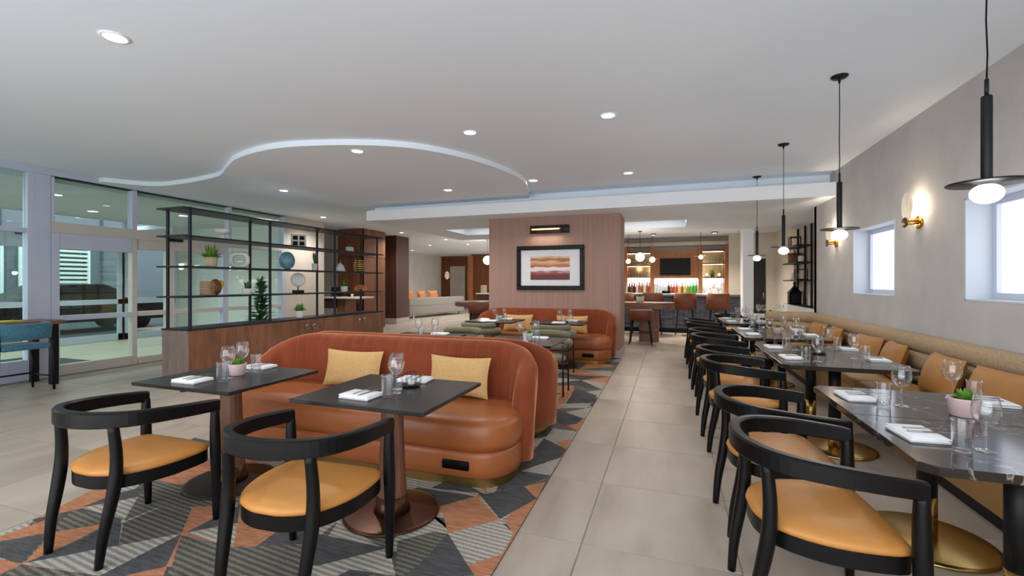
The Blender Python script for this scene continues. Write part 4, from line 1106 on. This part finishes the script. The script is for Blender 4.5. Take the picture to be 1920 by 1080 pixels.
def potted(y, z, label, r, h, lh, n, m_pot, m_leaf, seed, lw=.012, up=.4, square=False, curl=.25, rad=None, x=-6.6):
    if square: pot = MB().rbox(-r,r,-r,r,0,h,.008,2)
    else: pot = MB().lathe([(.001,0),(r*.82,0),(r*.86,.004),(r,h),(r*.9,h),(r*.88,h*.88),(.001,h*.86)], n=18, cap=False)
    lf = leaf_mb(n, rad or lh*.75, lh, lw, up, seed, h*.86, curl)
    return item('potted_plant', y, z, label, 'potted plant', [('pot', pot, m_pot), ('leaves', lf, m_leaf)], x)
S1, S2, S3 = SHZ[0], SHZ[1], SHZ[2]
item('bowl_sculpture', 5.21, S3, 'pale bowl sculpture on a foot, top shelf left', 'sculpture', [('foot', MB().lathe([(.07,0),(.045,.03),(.03,.07)], n=16), M_pot), ('bowl', MB().lathe([(.03,.07),(.09,.10),(.115,.16),(.105,.16),(.08,.11),(.001,.09)], n=20, cap=False), M_pot)])
blk4 = MB()
for (a, b, z0, z1) in ((-.13,-.1,0,.24),(.1,.13,0,.24),(-.015,.015,0,.24),(-.13,.13,0,.03),(-.13,.13,.105,.135),(-.13,.13,.21,.24)):
    blk4.rbox(-.04,.04,a,b,z0,z1,.004,1)
item('lattice_block', 6.75, S3, 'white block ornament with four dark openings, top shelf', 'sculpture', [('block', blk4, M_pot), ('back', MB().box(-.02,-.01,-.12,.12,.01,.23), M_screen)], rz=-.7)
potted(8.2, S3, 'small plant in a white cube pot on the top shelf', .06, .11, .1, 40, M_pot, M_leafg, 4, .014, .3, True)
potted(5.03, S2, 'bushy fern in a beige pot on the upper shelf', .085, .15, .24, 130, M_potb, M_leaf, 5, .014, .35, curl=.3, rad=.17)
def ring_mb(rx, rz, th, dep, n=28, z0=0, sq=1.0):
    rings = []
    for i in range(n):
        a = 2*PI*i/n; c, s = math.cos(a), math.sin(a)
        q = 1/((abs(c)**3+abs(s)**3)**(1/3)) if sq > 1 else 1
        cy, cz = rx*c*q, rz*s*q
        rg = []
        for j in range(8):
            b = 2*PI*j/8
            rg.append((dep*math.cos(b), cy*(1+th*math.sin(b)/rx), z0+rz+th+cz*(1+th*math.sin(b)/rz)))
        rings.append(rg)
    rings.append(rings[0])
    return MB().loft(rings, cap=False)
item('ring_sculpture', 5.51, S2, 'white rounded ring sculpture on the upper shelf', 'sculpture', [('ring', ring_mb(.115,.1,.03,.035,sq=2), M_pot)], rz=-.8)
M_bluev = noise_mat('blue_glaze', (72,126,152), (140,180,196), (9,9,14), .3, detail=4)
item('blue_vase', 6.48, S2, 'round blue glazed ring vase on the upper shelf', 'vase', [('vase', MB().sphere((0,0,.165), .06, .135, .165, 20, 12), M_bluev), ('inner_ring', ring_mb(.075,.1,.018,.066,24,.04), M_bluev)], rz=-.6)
potted(7.16, S2, 'snake plant in a white pot on the upper shelf', .055, .14, .26, 14, M_pot, M_leafd, 8, .014, .9, curl=.05, rad=.08)
item('teardrop_bottle', 7.9, S2, 'white teardrop bottle with copper neck on the upper shelf', 'vase', [('body', MB().lathe([(.001,0),(.09,0),(.1,.03),(.07,.12),(.025,.18),(.001,.185)], n=20, cap=False), M_pot), ('neck', MB().lathe([(.022,.175),(.012,.22),(.016,.26)], n=12), mat('copper', (190,110,80), .35, metal=.8))])
bk = MB()
for k in range(6): bk.lathe([(.10+.03*math.sin(PI*(k+.5)/6)-.012,.01+k*.045),(.10+.03*math.sin(PI*(k+.5)/6)+.012,.03+k*.045),(.10+.03*math.sin(PI*(k+.5)/6)-.012,.05+k*.045)], n=22, cap=False)
item('woven_basket', 8.55, S2, 'gold banded lantern basket at the right end of the upper shelf', 'basket', [('bands', bk, M_brass), ('core', MB().lathe([(.08,0),(.11,.08),(.11,.2),(.08,.28)], n=20), M_brassd)], sc if False else -6.6)
# lower ornament shelf
bt = MB()
for k in range(6): bt.rbox(-.05,.05,-.16,.02-.01*(k%2),.004+k*.036,.034+k*.036,.004,1)
item('carved_bookend', 5.04, S1, 'brown carved bookend with a yellow bloom on the middle shelf', 'ornament', [('pages', bt, mat('tan_pages', (176,140,100), .8)), ('carving', MB().sphere((0,.06,.12), .07, .085, .12, 12, 8).sphere((.02,.04,.2), .05, .06, .05, 10, 6), noise_mat('carved_wood', (92,58,36), (130,84,50), (30,30,30), .6, bump=.8, bscale=40.)), ('bloom', MB().sphere((0,.14,.17), .05, .04, .06, 10, 7), mat('yellow_bloom', (196,176,40), .6))])
potted(5.64, S1, 'agave in a white pot on the middle shelf', .075, .1, .18, 16, M_pot, M_leafg, 12, .018, .6, curl=.1, rad=.12)
dm = MB().lathe([(.001,-.012),(.12,-.012),(.13,0),(.12,.012),(.06,.016),(.001,.02)], n=28, cap=False).xf((0,0,.25),0,0,PI/2)
item('disc_sculpture', 6.74, S1, 'white disc sculpture on a black stand on the middle shelf', 'sculpture', [('disc', dm, M_pot), ('stem', MB().tube([(0,0,.04),(0,0,.14)], .01, 8), M_blackmet), ('stand', MB().rbox(-.05,.05,-.1,.1,0,.055,.004,1), M_blackmet)], rz=-.75)
potted(8.02, S1, 'leafy plant in a cream pot on the middle shelf', .075, .12, .16, 90, M_pot, M_leaf, 14, .013, .4)
arch = MB()
for rr_, m_ in ((.12,0),(.075,0)):
    arch.tube([(0, rr_*math.cos(PI*i/14), rr_*math.sin(PI*i/14)+.0) for i in range(15)], .036, 8, flat=(1,1))
arch.v = [(x,y,max(0,z)) for x,y,z in arch.v]
item('arch_sculpture', 8.57, S1, 'orange arch sculpture at the right end of the middle shelf', 'sculpture', [('arch', arch, M_orange)], rz=-.8)
potted(6.77, CTOP, 'leafy plant in a white pot on the cabinet top', .07, .13, .18, 110, M_pot, M_leaf, 16, .014, .4, rad=.14)
# tall plant behind
tp = thing('tall_plant', 'tall dark green plant standing behind the shelving unit', 'potted plant', (-7.75, 6.95, 0))
obj('pot', MB().lathe([(.001,0),(.14,0),(.17,.3),(.15,.3),(.001,.27)], n=20, cap=False), M_pot, tp)
obj('stem', MB().tube([(0,0,.25),(.01,0,.9),(0,.01,1.4)], [.012,.01,.006], 6), M_leafd, tp)
lf = MB()
for k in range(14): leaf_mb(20, .36-.014*k, .16, .028, .1, 40+k, .55+k*.068, .3, lf)
obj('leaves', lf, M_leafd, tp)
# white counter before the wood block
ct = thing('console_counter', 'white topped console counter against the wood cladding', 'console', (-8.9, 10.9, 0))
obj('top', MB().rbox(-.75,.75,-.35,.3,.98,1.03,.006,1,smooth=False), M_pot, ct)
obj('pedestal', MB().box(-.15,.15,-.2,.25,0,.98), M_walnut, ct); obj('drawer_box', MB().box(-.74,-.2,-.3,.29,.7,.97), M_darkwood, ct)
for x, nm in ((-9.2,'dark coffee machine on the console counter'),):
    item('coffee_machine', 10.9, 1.03, nm, 'appliance', [('body', MB().rbox(-.12,.12,-.15,.1,0,.28,.02), M_blackmet), ('drip_tray', MB().box(-.1,.1,-.22,-.15,0,.04), M_silver)], x)
item('stacked_cups', 10.85, 1.03, 'small dark cups on the console counter', 'cups', [('cup', MB().lathe([(.03,0),(.04,.08),(.036,.08),(.001,.01)], (0,0), 12, cap=False), M_screen), ('cup', MB().lathe([(.03,0),(.04,.08),(.036,.08),(.001,.01)], (.1,0), 12, cap=False), M_pot)], -8.75)

# ================================================================== blue counter chairs and table at the left edge
def make_bluechair():
    t = thing('blue_counter_chair', 'x', 'chair')     # faces +Y
    obj('seat', MB().rbox(-.24,.24,-.2,.24,.56,.63,.025,3), M_blue, t)
    plan = catmull([(-.27,.06,0),(-.25,-.12,0),(-.13,-.22,0),(.13,-.22,0),(.25,-.12,0),(.27,.06,0)], 4)
    rings = []
    for i, p in enumerate(plan):
        a = plan[min(i+1,len(plan)-1)]-plan[max(i-1,0)]; a.normalize(); nr = Vector((a.y,-a.x,0))
        rings.append([p+nr*q+Vector((0,0,z)) for q, z in ((.03,.70),(.035,.80),(.03,.89),(0,.905),(-.03,.89),(-.035,.80),(-.03,.70),(0,.69))])
    obj('backrest', MB().loft(rings), M_blue, t)
    for x, y in ((-.25,-.17),(.25,-.17),(-.23,.22),(.23,.22)):
        obj('leg', MB().tube([(x*1.08,y*1.1,0),(x,y,.60 if y > 0 else .84)], .015, 8), M_blackmet, t)
    obj('footrest', MB().tube([(-.25,.235,.2),(.25,.235,.2)], .012, 8), M_blackmet, t)
    for s in (-1,1): obj('stretcher', MB().tube([(s*.265,-.185,.18),(s*.248,.235,.18)], .011, 8), M_blackmet, t)
    return t
bc = make_bluechair(); bc.location = (-7.98, 3.46, 0); bc.rotation_euler = (0,0,PI*.5); bc['label'] = 'blue upholstered counter chair at the left edge'; bc['group'] = 'blue counter chairs'
dup(bc, (-7.98, 2.55, 0), PI*.5, 'second blue counter chair, mostly out of the frame', 'blue counter chairs')
tb = thing('counter_table', 'wooden counter table with black legs beside the blue chair', 'table', (-8.42, 2.9, 0))
obj('tabletop', MB().rbox(-.3,.28,-1.3,1.12,.845,.9,.006,1,smooth=False), M_tabwood, tb)
for x, y in ((-.24,1.02),(.22,1.02),(-.24,-1.2),(.22,-1.2)): obj('leg', MB().rbox(x-.04,x+.04,y-.04,y+.04,0,.845,.004,1,smooth=False), M_blackmet, tb)
item('yellow_folder', 3.5, .9, 'thin yellow folder lying on the counter table', 'folder', [('cover', MB().rbox(-.12,.12,-.16,.16,0,.012,.003), mat('yellow_card', (206,200,60), .6))], -8.45)

# ================================================================== bar
bar = thing('bar_counter', 'bar counter faced in rough blue-grey stone', 'bar', (0, 13.9, 0))
obj('front', MB().box(-4.0,1.87,.0,.12,.12,1.04), M_barstone, bar)
rs = random.Random(11)
sl_me = [MB().rbox(0,.56,-.022-.012*k,.0,0,.088,.006,1).mesh('stone_strip', M_barstone) for k in range(3)]
for r_ in range(10):
    x = -1.3 - .28*(r_ % 2)
    while x < 1.3:
        obj('stone_strip', sl_me[rs.randrange(3)], None, bar, (x, 0, .125+r_*.091)); x += .565
obj('toe_kick', MB().box(-4.0,1.8,.06,.5,0,.12), M_blackmet, bar)
obj('carcass', MB().box(-4.0,1.87,.12,.6,.12,1.04), M_darkwood, bar)
obj('end_panel', MB().box(1.87,1.9,.0,.6,0,1.04), M_barstone, bar)
obj('countertop', MB().rbox(-4.1,1.98,-.16,.7,1.04,1.11,.008,1,smooth=False), mat('bar_top_stone', (120,118,116), .3), bar)
BY = 15.95
bb = thing('back_bar', 'wooden back bar with lit niches, shelves and a television panel', 'back bar', (0, BY, 0))
obj('cabinet', MB().box(-3.2,1.8,-.35,.35,0,1.02), M_darkwood, bb)
obj('counter', MB().rbox(-3.25,1.85,-.4,.36,1.02,1.1,.006,1,smooth=False), M_wmarble, bb)
for x in (-2.3,-1.42,-.545,.955,1.73): obj('post', MB().box(x-.06,x+.06,-.06,.1,.95,2.64), M_barwood, bb)
obj('header', MB().box(-3.2,1.8,-.02,.3,2.66,2.78), M_plaster_l, bb)
obj('tv_panel', MB().box(-.485,.895,.0,.1,1.58,2.45), M_barwood, bb)
for k in range(9): obj('slat', MB().box(-.48+k*.153,-.335+k*.153,-.012,.0,1.59,2.44), M_barwood, bb)
obj('splashback', MB().box(-.485,.895,.12,.2,.99,1.6), M_wmarble, bb)
obj('splashback', MB().box(-3.2,-.6,.22,.26,.99,1.62), M_wmarble, bb); obj('splashback', MB().box(1.01,1.67,.22,.26,.99,1.6), M_wmarble, bb)
M_mirror = mat('bronze_mirror', (150,124,88), .12, metal=.9)
obj('niche_back', MB().box(-3.2,-.6,.22,.26,1.62,2.5), M_mirror, bb); obj('niche_back', MB().box(1.01,1.67,.22,.26,1.6,2.5), M_mirror, bb)
for a, b, zs in ((-3.2,-.6,(1.62,2.02,2.46)), (1.01,1.67,(1.6,2.06,2.48))):
    for z in zs:
        s_ = obj('shelf', MB().box(a,b,-.02,.24,z-.02,z+.012), M_darkwood, bb)
        obj('led_strip', MB().box(a+.02,b-.02,.18,.2,z-.03,z-.0205), M_led, s_)
        ld = bpy.data.lights.new('shelf_led','AREA'); ld.shape='RECTANGLE'; ld.size=b-a; ld.size_y=.05; ld.energy=(b-a)*3.5; ld.color=(1,.93,.82)
        lo = bpy.data.objects.new('shelf_led', ld); COL.objects.link(lo); lo.parent=bb; lo.location=((a+b)/2,.14,z-.035)
s_ = obj('led_strip', MB().box(-.46,.87,.06,.09,1.565,1.579), M_led, bb)
ld = bpy.data.lights.new('panel_led','AREA'); ld.shape='RECTANGLE'; ld.size=1.3; ld.size_y=.04; ld.energy=9; ld.color=(.95,.97,1)
lo = bpy.data.objects.new('panel_led', ld); COL.objects.link(lo); lo.parent=bb; lo.location=(.2,.06,1.56)
tv = thing('television', 'black flat television on the wooden bar panel', 'television', (.18, BY-.012, 1.68))
obj('housing', MB().rbox(-.475,.475,-.05,-.001,0,.565,.008,1,smooth=False), M_blackmet, tv); obj('screen', MB().box(-.46,.46,-.053,-.05,.015,.55), M_screen, tv)
# bottles
def bottle_me(h, r, nk, m, cap):
    b = MB().lathe([(.001,0),(r,0),(r,.003),(r,h*.55),(r*.85,h*.64),(nk,h*.74),(nk,h*.95),(nk*1.15,h*.96),(nk*1.15,h)], n=12)
    return b.mesh('bottle', m)
BM = [mat('bottle_clear', (206,214,216), .15), mat('bottle_amber', (150,80,34), .2), mat('bottle_green', (40,150,50), .2), mat('bottle_dark', (30,26,28), .2), mat('bottle_rust', (176,84,56), .25), mat('bottle_straw', (214,190,110), .25), mat('bottle_leaf', (110,160,60), .2)]
BN = ['clear','amber','bright green','dark','rust red','straw yellow','leaf green']
rb = random.Random(3)
shapes = [(.33,.042,.014),(.30,.046,.016),(.37,.038,.013)]
cache = {}
def bottle(x, y, z, ci, si, lab):
    if (ci, si) not in cache: cache[(ci, si)] = bottle_me(*shapes[si], BM[ci], None)
    return tag(obj('bottle', cache[(ci, si)], None, None, (x,y,z)), lab, 'bottle', 'bottles on the back bar')
OW = ['first','second','third','fourth','fifth','sixth','seventh','eighth','ninth','tenth','eleventh','twelfth','thirteenth','fourteenth','fifteenth','sixteenth']
order = [0,0,0,0,0,3,4,4,4,5,1,5,6,6,2,2]
for k, ci in enumerate(order):
    bottle(-.44+k*.084, BY-.12-.04*(k%2), 1.101, ci, (k*2+1)%3 if ci != 2 else 2, '%s bottle below the television, %s from the left' % (BN[ci], OW[k]))
order = [0,3,1,3,0,4,1,0,4,1]
for k, ci in enumerate(order):
    bottle(-1.42+k*.082+.06, BY-.12-.04*(k%2), 1.101, ci, k%3, '%s bottle left of the television bay, %s from the left' % (BN[ci], OW[k]))
gl_me = MB().lathe([(.03,0),(.006,.01),(.006,.08),(.035,.12),(.03,.17)], n=10, cap=False).mesh('bar_glass', M_glass)
for row, (z, xs) in enumerate(((1.633,[-1.29+.1*i for i in range(7)]),(2.033,[-1.29+.1*i for i in range(7)]),(2.073,[1.08+.1*i for i in range(6)]),)):
    for i, x in enumerate(xs):
        tag(obj('bar_glass', gl_me, None, None, (x,BY+.06,z)), ['stemmed glass on the lower left bar shelf, %s in the row','stemmed glass on the upper left bar shelf, %s in the row','stemmed glass on the right bar shelf, %s in the row'][row] % OW[i], 'glass', 'glasses on the bar shelves')
for i, x in enumerate((1.15,1.52)):
    item('candle_lamp', BY+.05, 1.613, ['small glowing lamp left of the plant on the right bar shelf','small glowing lamp right of the plant on the right bar shelf'][i], 'lamp', [('base', MB().lathe([(.03,0),(.03,.03)], n=10), M_brass), ('glow', MB().sphere((0,0,.08),.035,.035,.05,10,6), M_globew)], x, group='lamps on the bar shelf')
potted(BY+.05, 1.613, 'small green plant on the right bar shelf', .05, .08, .22, 40, M_brassd, M_leaf, 31, .016, .5, x=1.33)
# bar lamps
def ball_pendant(x, y, z, r, label, ztop, disc=False):
    t = thing('globe_pendant', label, 'pendant lamp', (x, y, 0), 0, 'globe pendants at the bar')
    obj('cord', MB().tube([(0,0,z+r),(0,0,ztop)], .006, 6), M_blackmet, t)
    obj('canopy', MB().lathe([(.05,ztop-.02),(.05,ztop)], n=16), M_blackmet, t)
    obj('globe', MB().sphere((0,0,z), r, r, r, 18, 12), M_globew, t)
    ld = bpy.data.lights.new('globe_lamp','POINT'); ld.energy = 1000*r*r; ld.shadow_soft_size = r; ld.color = (1,.92,.8)
    lo = bpy.data.objects.new('globe_lamp', ld); COL.objects.link(lo); lo.parent = t; lo.location = (0,-r-.05,z-.05)
    if disc: obj('plate', MB().lathe([(.16,z+.02),(.165,z+.025),(.16,z+.03)], n=24), M_brass, t)
    return t
def atY(u, v, Y):
    x = (u-960)/FPX; y = -(v-HORIZON)/FPX; d = (_F[0]+x*_R[0], _F[1]+x*_R[1]); t = Y/d[1]
    return d[0]*t, CAMH+y*t
x, z = atY(1200,482,12.0); ball_pendant(x, 12.0, z, .115, 'large white globe pendant over the high table', SOFFIT)
x, z = atY(1223,487,13.6); ball_pendant(x, 13.6, z, .08, 'globe pendant with brass disc left of the television', BARCEIL, True)
x, z = atY(1178,490,13.6); ball_pendant(x, 13.6, z, .07, 'small globe pendant beside the brown wall edge', BARCEIL)
x, z = atY(1314,482,13.6); ball_pendant(x, 13.6, z, .06, 'small globe pendant right of the television', BARCEIL, True)
x, z = atY(914,488,16.0); ball_pendant(x, 16.0, z, .17, 'large globe pendant half hidden by the brown feature wall', DROP-.3 if False else 3.07)
for u, v, lab in ((1225,445,'black ceiling spot box left of the television'), (1340,442,'black ceiling spot box right of the television')):
    x, z = atY(u, v, 13.8)
    t = thing('ceiling_spot', lab, 'spotlight', (x, 13.8, BARCEIL), 0, 'black spot boxes at the bar')
    obj('housing', MB().rbox(-.075,.075,-.075,.075,-.13,-.0,.006,1,smooth=False), M_blackmet, t); obj('lens', MB().lathe([(.001,-.131),(.05,-.131)], n=16, cap=False), M_lamp, t)
    ld = bpy.data.lights.new('spot_box_lamp','SPOT'); ld.energy = 230; ld.spot_size = 2.4; ld.spot_blend=.7; ld.shadow_soft_size=.05; ld.color=(1,.9,.78)
    lo = bpy.data.objects.new('spot_box_lamp', ld); COL.objects.link(lo); lo.parent=t; lo.location=(0,0,-.15)
# stools
def make_barstool(seat, name):
    t = thing(name, 'x', 'stool')
    w = .255
    plan = catmull([(-w,.12,0),(-w,-.06,0),(-w*.72,-.2,0),(0,-.245,0),(w*.72,-.2,0),(w,-.06,0),(w,.12,0)], 4)
    hb = .40 if seat > .7 else .20
    rings = []
    k = len(plan)
    for i, p in enumerate(plan):
        a = plan[min(i+1,k-1)]-plan[max(i-1,0)]; a.normalize(); nr = Vector((a.y,-a.x,0))
        s = abs(2*i/(k-1)-1); zt = seat+hb*(1-.55*max(0,(s-.5)*2)**2)
        rings.append([p+nr*q+Vector((0,0,z)) for q, z in ((.03,seat-.05),(.04,(seat+zt)/2),(.03,zt-.03),(0,zt),(-.02,zt-.03),(-.02,seat-.04))])
    obj('backrest', MB().loft(rings), M_brownl, t)
    obj('seat', MB().prism(rrect(-w,w,-.2,.2,.1,4), seat-.06, seat+.03, 0, True), M_brownl, t)
    for x, y in ((-.2,-.16),(.2,-.16),(-.2,.17),(.2,.17)):
        obj('leg', MB().tube([(x*1.25,y*1.25,0),(x*.9,y*.9,seat-.05)], .013, 7), M_blackmet, t)
    fz = .28
    for a, b in (((-.235,-.19),(.235,-.19)),((-.235,.2),(.235,.2)),((-.235,-.19),(-.235,.2)),((.235,-.19),(.235,.2))):
        obj('footrest', MB().tube([(*a,fz),(*b,fz)], .01, 6), M_blackmet, t)
    return t
st = make_barstool(.76, 'bar_stool')
for k, x in enumerate((-1.25,-.45,.41,1.24)):
    lab = 'brown leather bar stool, %s from the left at the bar' % ['first','second','third','fourth'][k]
    if k == 0: st.location = (x, 13.35, 0); st['label'] = lab; st['group'] = 'brown stools at the bar'
    else: dup(st, (x, 13.35, 0), 0, lab, 'brown stools at the bar')
hs = make_barstool(.62, 'counter_stool'); hs.location = (-.63, 11.0, 0); hs['label'] = 'low-backed brown stool at the thick wooden table'
ht = thing('high_table', 'thick wooden table with slab leg right of the feature wall', 'table', (-1.0, 11.65, 0))
obj('tabletop', MB().prism(rrect(-1.6,1.13,-.38,.38,(.1,.36,.36,.1),8), .80, .95, 0, False), M_tabwood, ht)
obj('slab_leg', MB().prism(rrect(.3,.76,-.22,.22,.08,4), 0, .80, 0, False), M_tabwood, ht); obj('slab_leg', MB().prism(rrect(-1.3,-.9,-.22,.22,.08,4), 0, .80, 0, False), M_tabwood, ht)
planter(-.68, 11.6, 'white square-set pot of greens on the thick wooden table', pot_me_w, .951, 1.7)
item('wine_cradle', 13.95, 1.111, 'dark bottle lying on the bar top', 'bottle', [('body', MB().tube([(-.15,0,.05),(.05,0,.05),(.1,0,.05),(.2,0,.05)], [.045,.045,.016,.014], 10), M_screen)], -.05)

# ================================================================== right rear: black shelf, ornaments, white bench, table
rk = thing('metal_rack', 'tall black metal rack against the side wall at the rear', 'shelf', (2.98, 11.6, 0))
for y in (.0,.5,1.12): obj('post', MB().rbox(-.04,-.0,y-.02,y+.02,0,2.74,.003,1,smooth=False), M_blackmet, rk)
for z in (.92,1.5,1.9,2.28): obj('shelf_board', MB().box(-.32,-.005,-.05,1.25,z-.03,z), M_blackmet, rk)
fr = MB()
for a in (-.11,.09):
    for b in (-.11,.09): fr.box(a,a+.02,b,b+.02,0,.24)
for z in (0,.22):
    fr.box(-.11,.11,-.11,-.09,z,z+.02).box(-.11,.11,.09,.11,z,z+.02).box(-.11,-.09,-.11,.11,z,z+.02).box(.09,.11,-.11,.11,z,z+.02)
RG = 'ornaments on the black rack'
item('cube_frame', 12.4, 2.28, 'black cube frame ornament on the top of the rack', 'ornament', [('frame', fr, M_blackmet)], 2.82, group=RG)
item('brown_box', 12.4, 1.9, 'brown leather box on the second shelf of the rack', 'box', [('body', MB().rbox(-.12,.12,-.13,.13,0,.2,.015), M_brownl), ('lid', MB().rbox(-.125,.125,-.135,.135,.2,.23,.01), M_darkwood), ('handle', MB().tube([(0,-.06,.22),(0,-.05,.3),(0,.05,.3),(0,.06,.22)], .01, 6), M_darkwood)], 2.82, group=RG)
item('white_jar', 11.85, 1.9, 'white jar on the second shelf of the rack', 'jar', [('body', MB().lathe([(.05,0),(.06,.03),(.06,.12),(.04,.14)], n=14), M_pot), ('lid', MB().lathe([(.042,.14),(.042,.155),(.01,.17)], n=12), M_leafg)], 2.82, group=RG)
item('white_pot', 12.45, 1.5, 'white pot on the third shelf of the rack', 'pot', [('body', MB().lathe([(.07,0),(.08,.02),(.085,.15),(.07,.15),(.001,.1)], n=16, cap=False), M_pot), ('leaves', leaf_mb(24,.08,.1,.012,.4,9,.1), M_leafd)], 2.82, group=RG)
item('black_frame_box', 11.85, 1.5, 'small black lantern frame on the third shelf of the rack', 'ornament', [('frame', fr, M_blackmet)], 2.82, group=RG)
def lantern(y, lab):
    t = thing('lantern', lab, 'lantern', (2.82, y, .9205), 0, RG)
    obj('body', MB().box(-.12,-.1,-.12,.12,0,.26).box(.1,.12,-.12,.12,0,.26).box(-.12,.12,-.12,-.07,0,.26).box(-.12,.12,.07,.12,0,.26).box(-.12,.12,-.12,.12,0,.02), M_blackmet, t)
    obj('roof', MB().loft([[(-.14,-.14,.26),(.14,-.14,.26),(.14,.14,.26),(-.14,.14,.26)], [(-.03,-.03,.42),(.03,-.03,.42),(.03,.03,.42),(-.03,.03,.42)]], 0, False), M_blackmet, t)
    obj('finial', MB().lathe([(.03,.42),(.02,.46),(.035,.5),(.01,.54)], n=10), M_blackmet, t)
    obj('candle', MB().lathe([(.03,.02),(.03,.15)], n=10), M_wax, t)
lantern(12.42, 'black house lantern on the lowest shelf of the rack')
wb = thing('white_bench', 'white upholstered bench back beyond the banquette corner', 'bench', (2.66, 11.0, 0))
obj('backrest', MB().rbox(-.12,.0,-1.5,1.5,.42,.93,.03,2), M_pot, wb); obj('seat', MB().rbox(-.5,-.1,-1.5,1.5,.1,.46,.03,2), M_pot, wb)
rt = thing('rear_table', 'pale-topped table with glasses beyond the banquette end', 'table', (1.95, 10.75, 0))
obj('tabletop', MB().rbox(-.4,.4,-.5,.5,.727,.75,.004,1,smooth=False), M_pot, rt); obj('pole', MB().lathe([(.045,.02),(.045,.727)], n=16), M_blackmet, rt); obj('base_plate', MB().lathe([(.28,0),(.28,.02)], n=24), M_blackmet, rt)
for k, (x, y) in enumerate(((1.72,10.4),(1.85,10.6),(1.8,10.9),(2.05,10.45),(2.2,10.7),(2.25,10.95))):
    wine(x, y, 'wine glass on the pale rear table, %s from the left' % OW[k], .7503)
planter(1.97, 10.6, 'small blush planter on the pale rear table', pot_me, .7503)
rc = dup(chair0, (1.25, 10.75, 0), -PI/2, 'black chair at the pale rear table', CHG)

# ================================================================== lobby furniture
a = Vector((-9.77, 15.7)); b = Vector((-9.06, 19.3)); ang = math.atan2(b.y-a.y, b.x-a.x); Ls = (b-a).length
ls = thing('lobby_sofa', 'long grey lobby sofa seen from behind', 'sofa', (a.x, a.y, 0), ang)
obj('backrest', MB().rbox(0,Ls,0,.22,.12,.82,.05,3), M_greyf, ls); obj('seat', MB().rbox(.02,Ls-.02,.2,.95,.12,.45,.05,3), M_greyf, ls)
obj('back_rail', MB().rbox(-.01,Ls+.01,-.012,.0,.50,.54,.004,1), M_greyf, ls)
obj('arm', MB().rbox(0,.2,.2,.95,.4,.62,.04,3), M_greyf, ls); obj('arm', MB().rbox(Ls-.2,Ls,.2,.95,.4,.62,.04,3), M_greyf, ls)
for x in (.3, Ls-.3): obj('leg', MB().box(x-.03,x+.03,.05,.11,0,.12), M_silver, ls); obj('leg', MB().box(x-.03,x+.03,.8,.86,0,.12), M_silver, ls)
for k, (s, w_) in enumerate(((.5,.5),(1.25,.5),(2.0,.6))):
    p = a + (b-a).normalized()*s; nrm = Vector((-(b-a).y,(b-a).x)).normalized(); p = p + nrm*.38
    make_pillow(w_,.66,.16,M_orange,'orange patterned cushion on the lobby sofa, %s from the left' % ['first','second','third'][k],(p.x,p.y,.46),ang,-.2,group='orange lobby cushions')
rdt = thing('round_lobby_table', 'dark thick round table left of the feature wall', 'table', (-5.55, 12.9, 0))
obj('tabletop', MB().lathe([(.72,.72),(.75,.74),(.75,.84),(.73,.86)], n=40), M_tabwood, rdt); obj('pedestal', MB().lathe([(.3,0),(.3,.72)], n=24), M_darkwood, rdt)
lc = make_barstool(.62, 'lobby_chair'); lc.location = (-5.15, 11.95, 0); lc['label'] = 'brown low-backed seat in front of the dark round table'
cs = thing('lobby_console', 'white topped console by the far wood wall', 'console', (-8.4, 21.5, 0))
obj('top', MB().rbox(-.9,1.5,-.3,.3,.86,.92,.006,1,smooth=False), M_pot, cs); obj('body', MB().box(-.8,1.4,-.25,.25,0,.86), M_darkwood, cs)
item('card_holder', 21.5, .92, 'beige card stand on the lobby console', 'sign stand', [('card', MB().rbox(-.16,.16,-.02,.02,0,.4,.01), M_potb)], -9.0)
potted(21.5, .92, 'small plant in a white pot on the lobby console', .12, .22, .2, 50, M_pot, M_leaf, 77, .03, .4, x=-7.6)
item('lobby_sconce', 25.05, 1.9, 'glowing oval wall lamp on the far wood wall', 'wall lamp', [('plate', MB().rbox(-.05,.05,0,.04,-.05,.05,.01), M_brass), ('disc', MB().sphere((0,-.06,.0),.16,.05,.25,14,8), M_alab)], atY(839,521,25.05)[0])
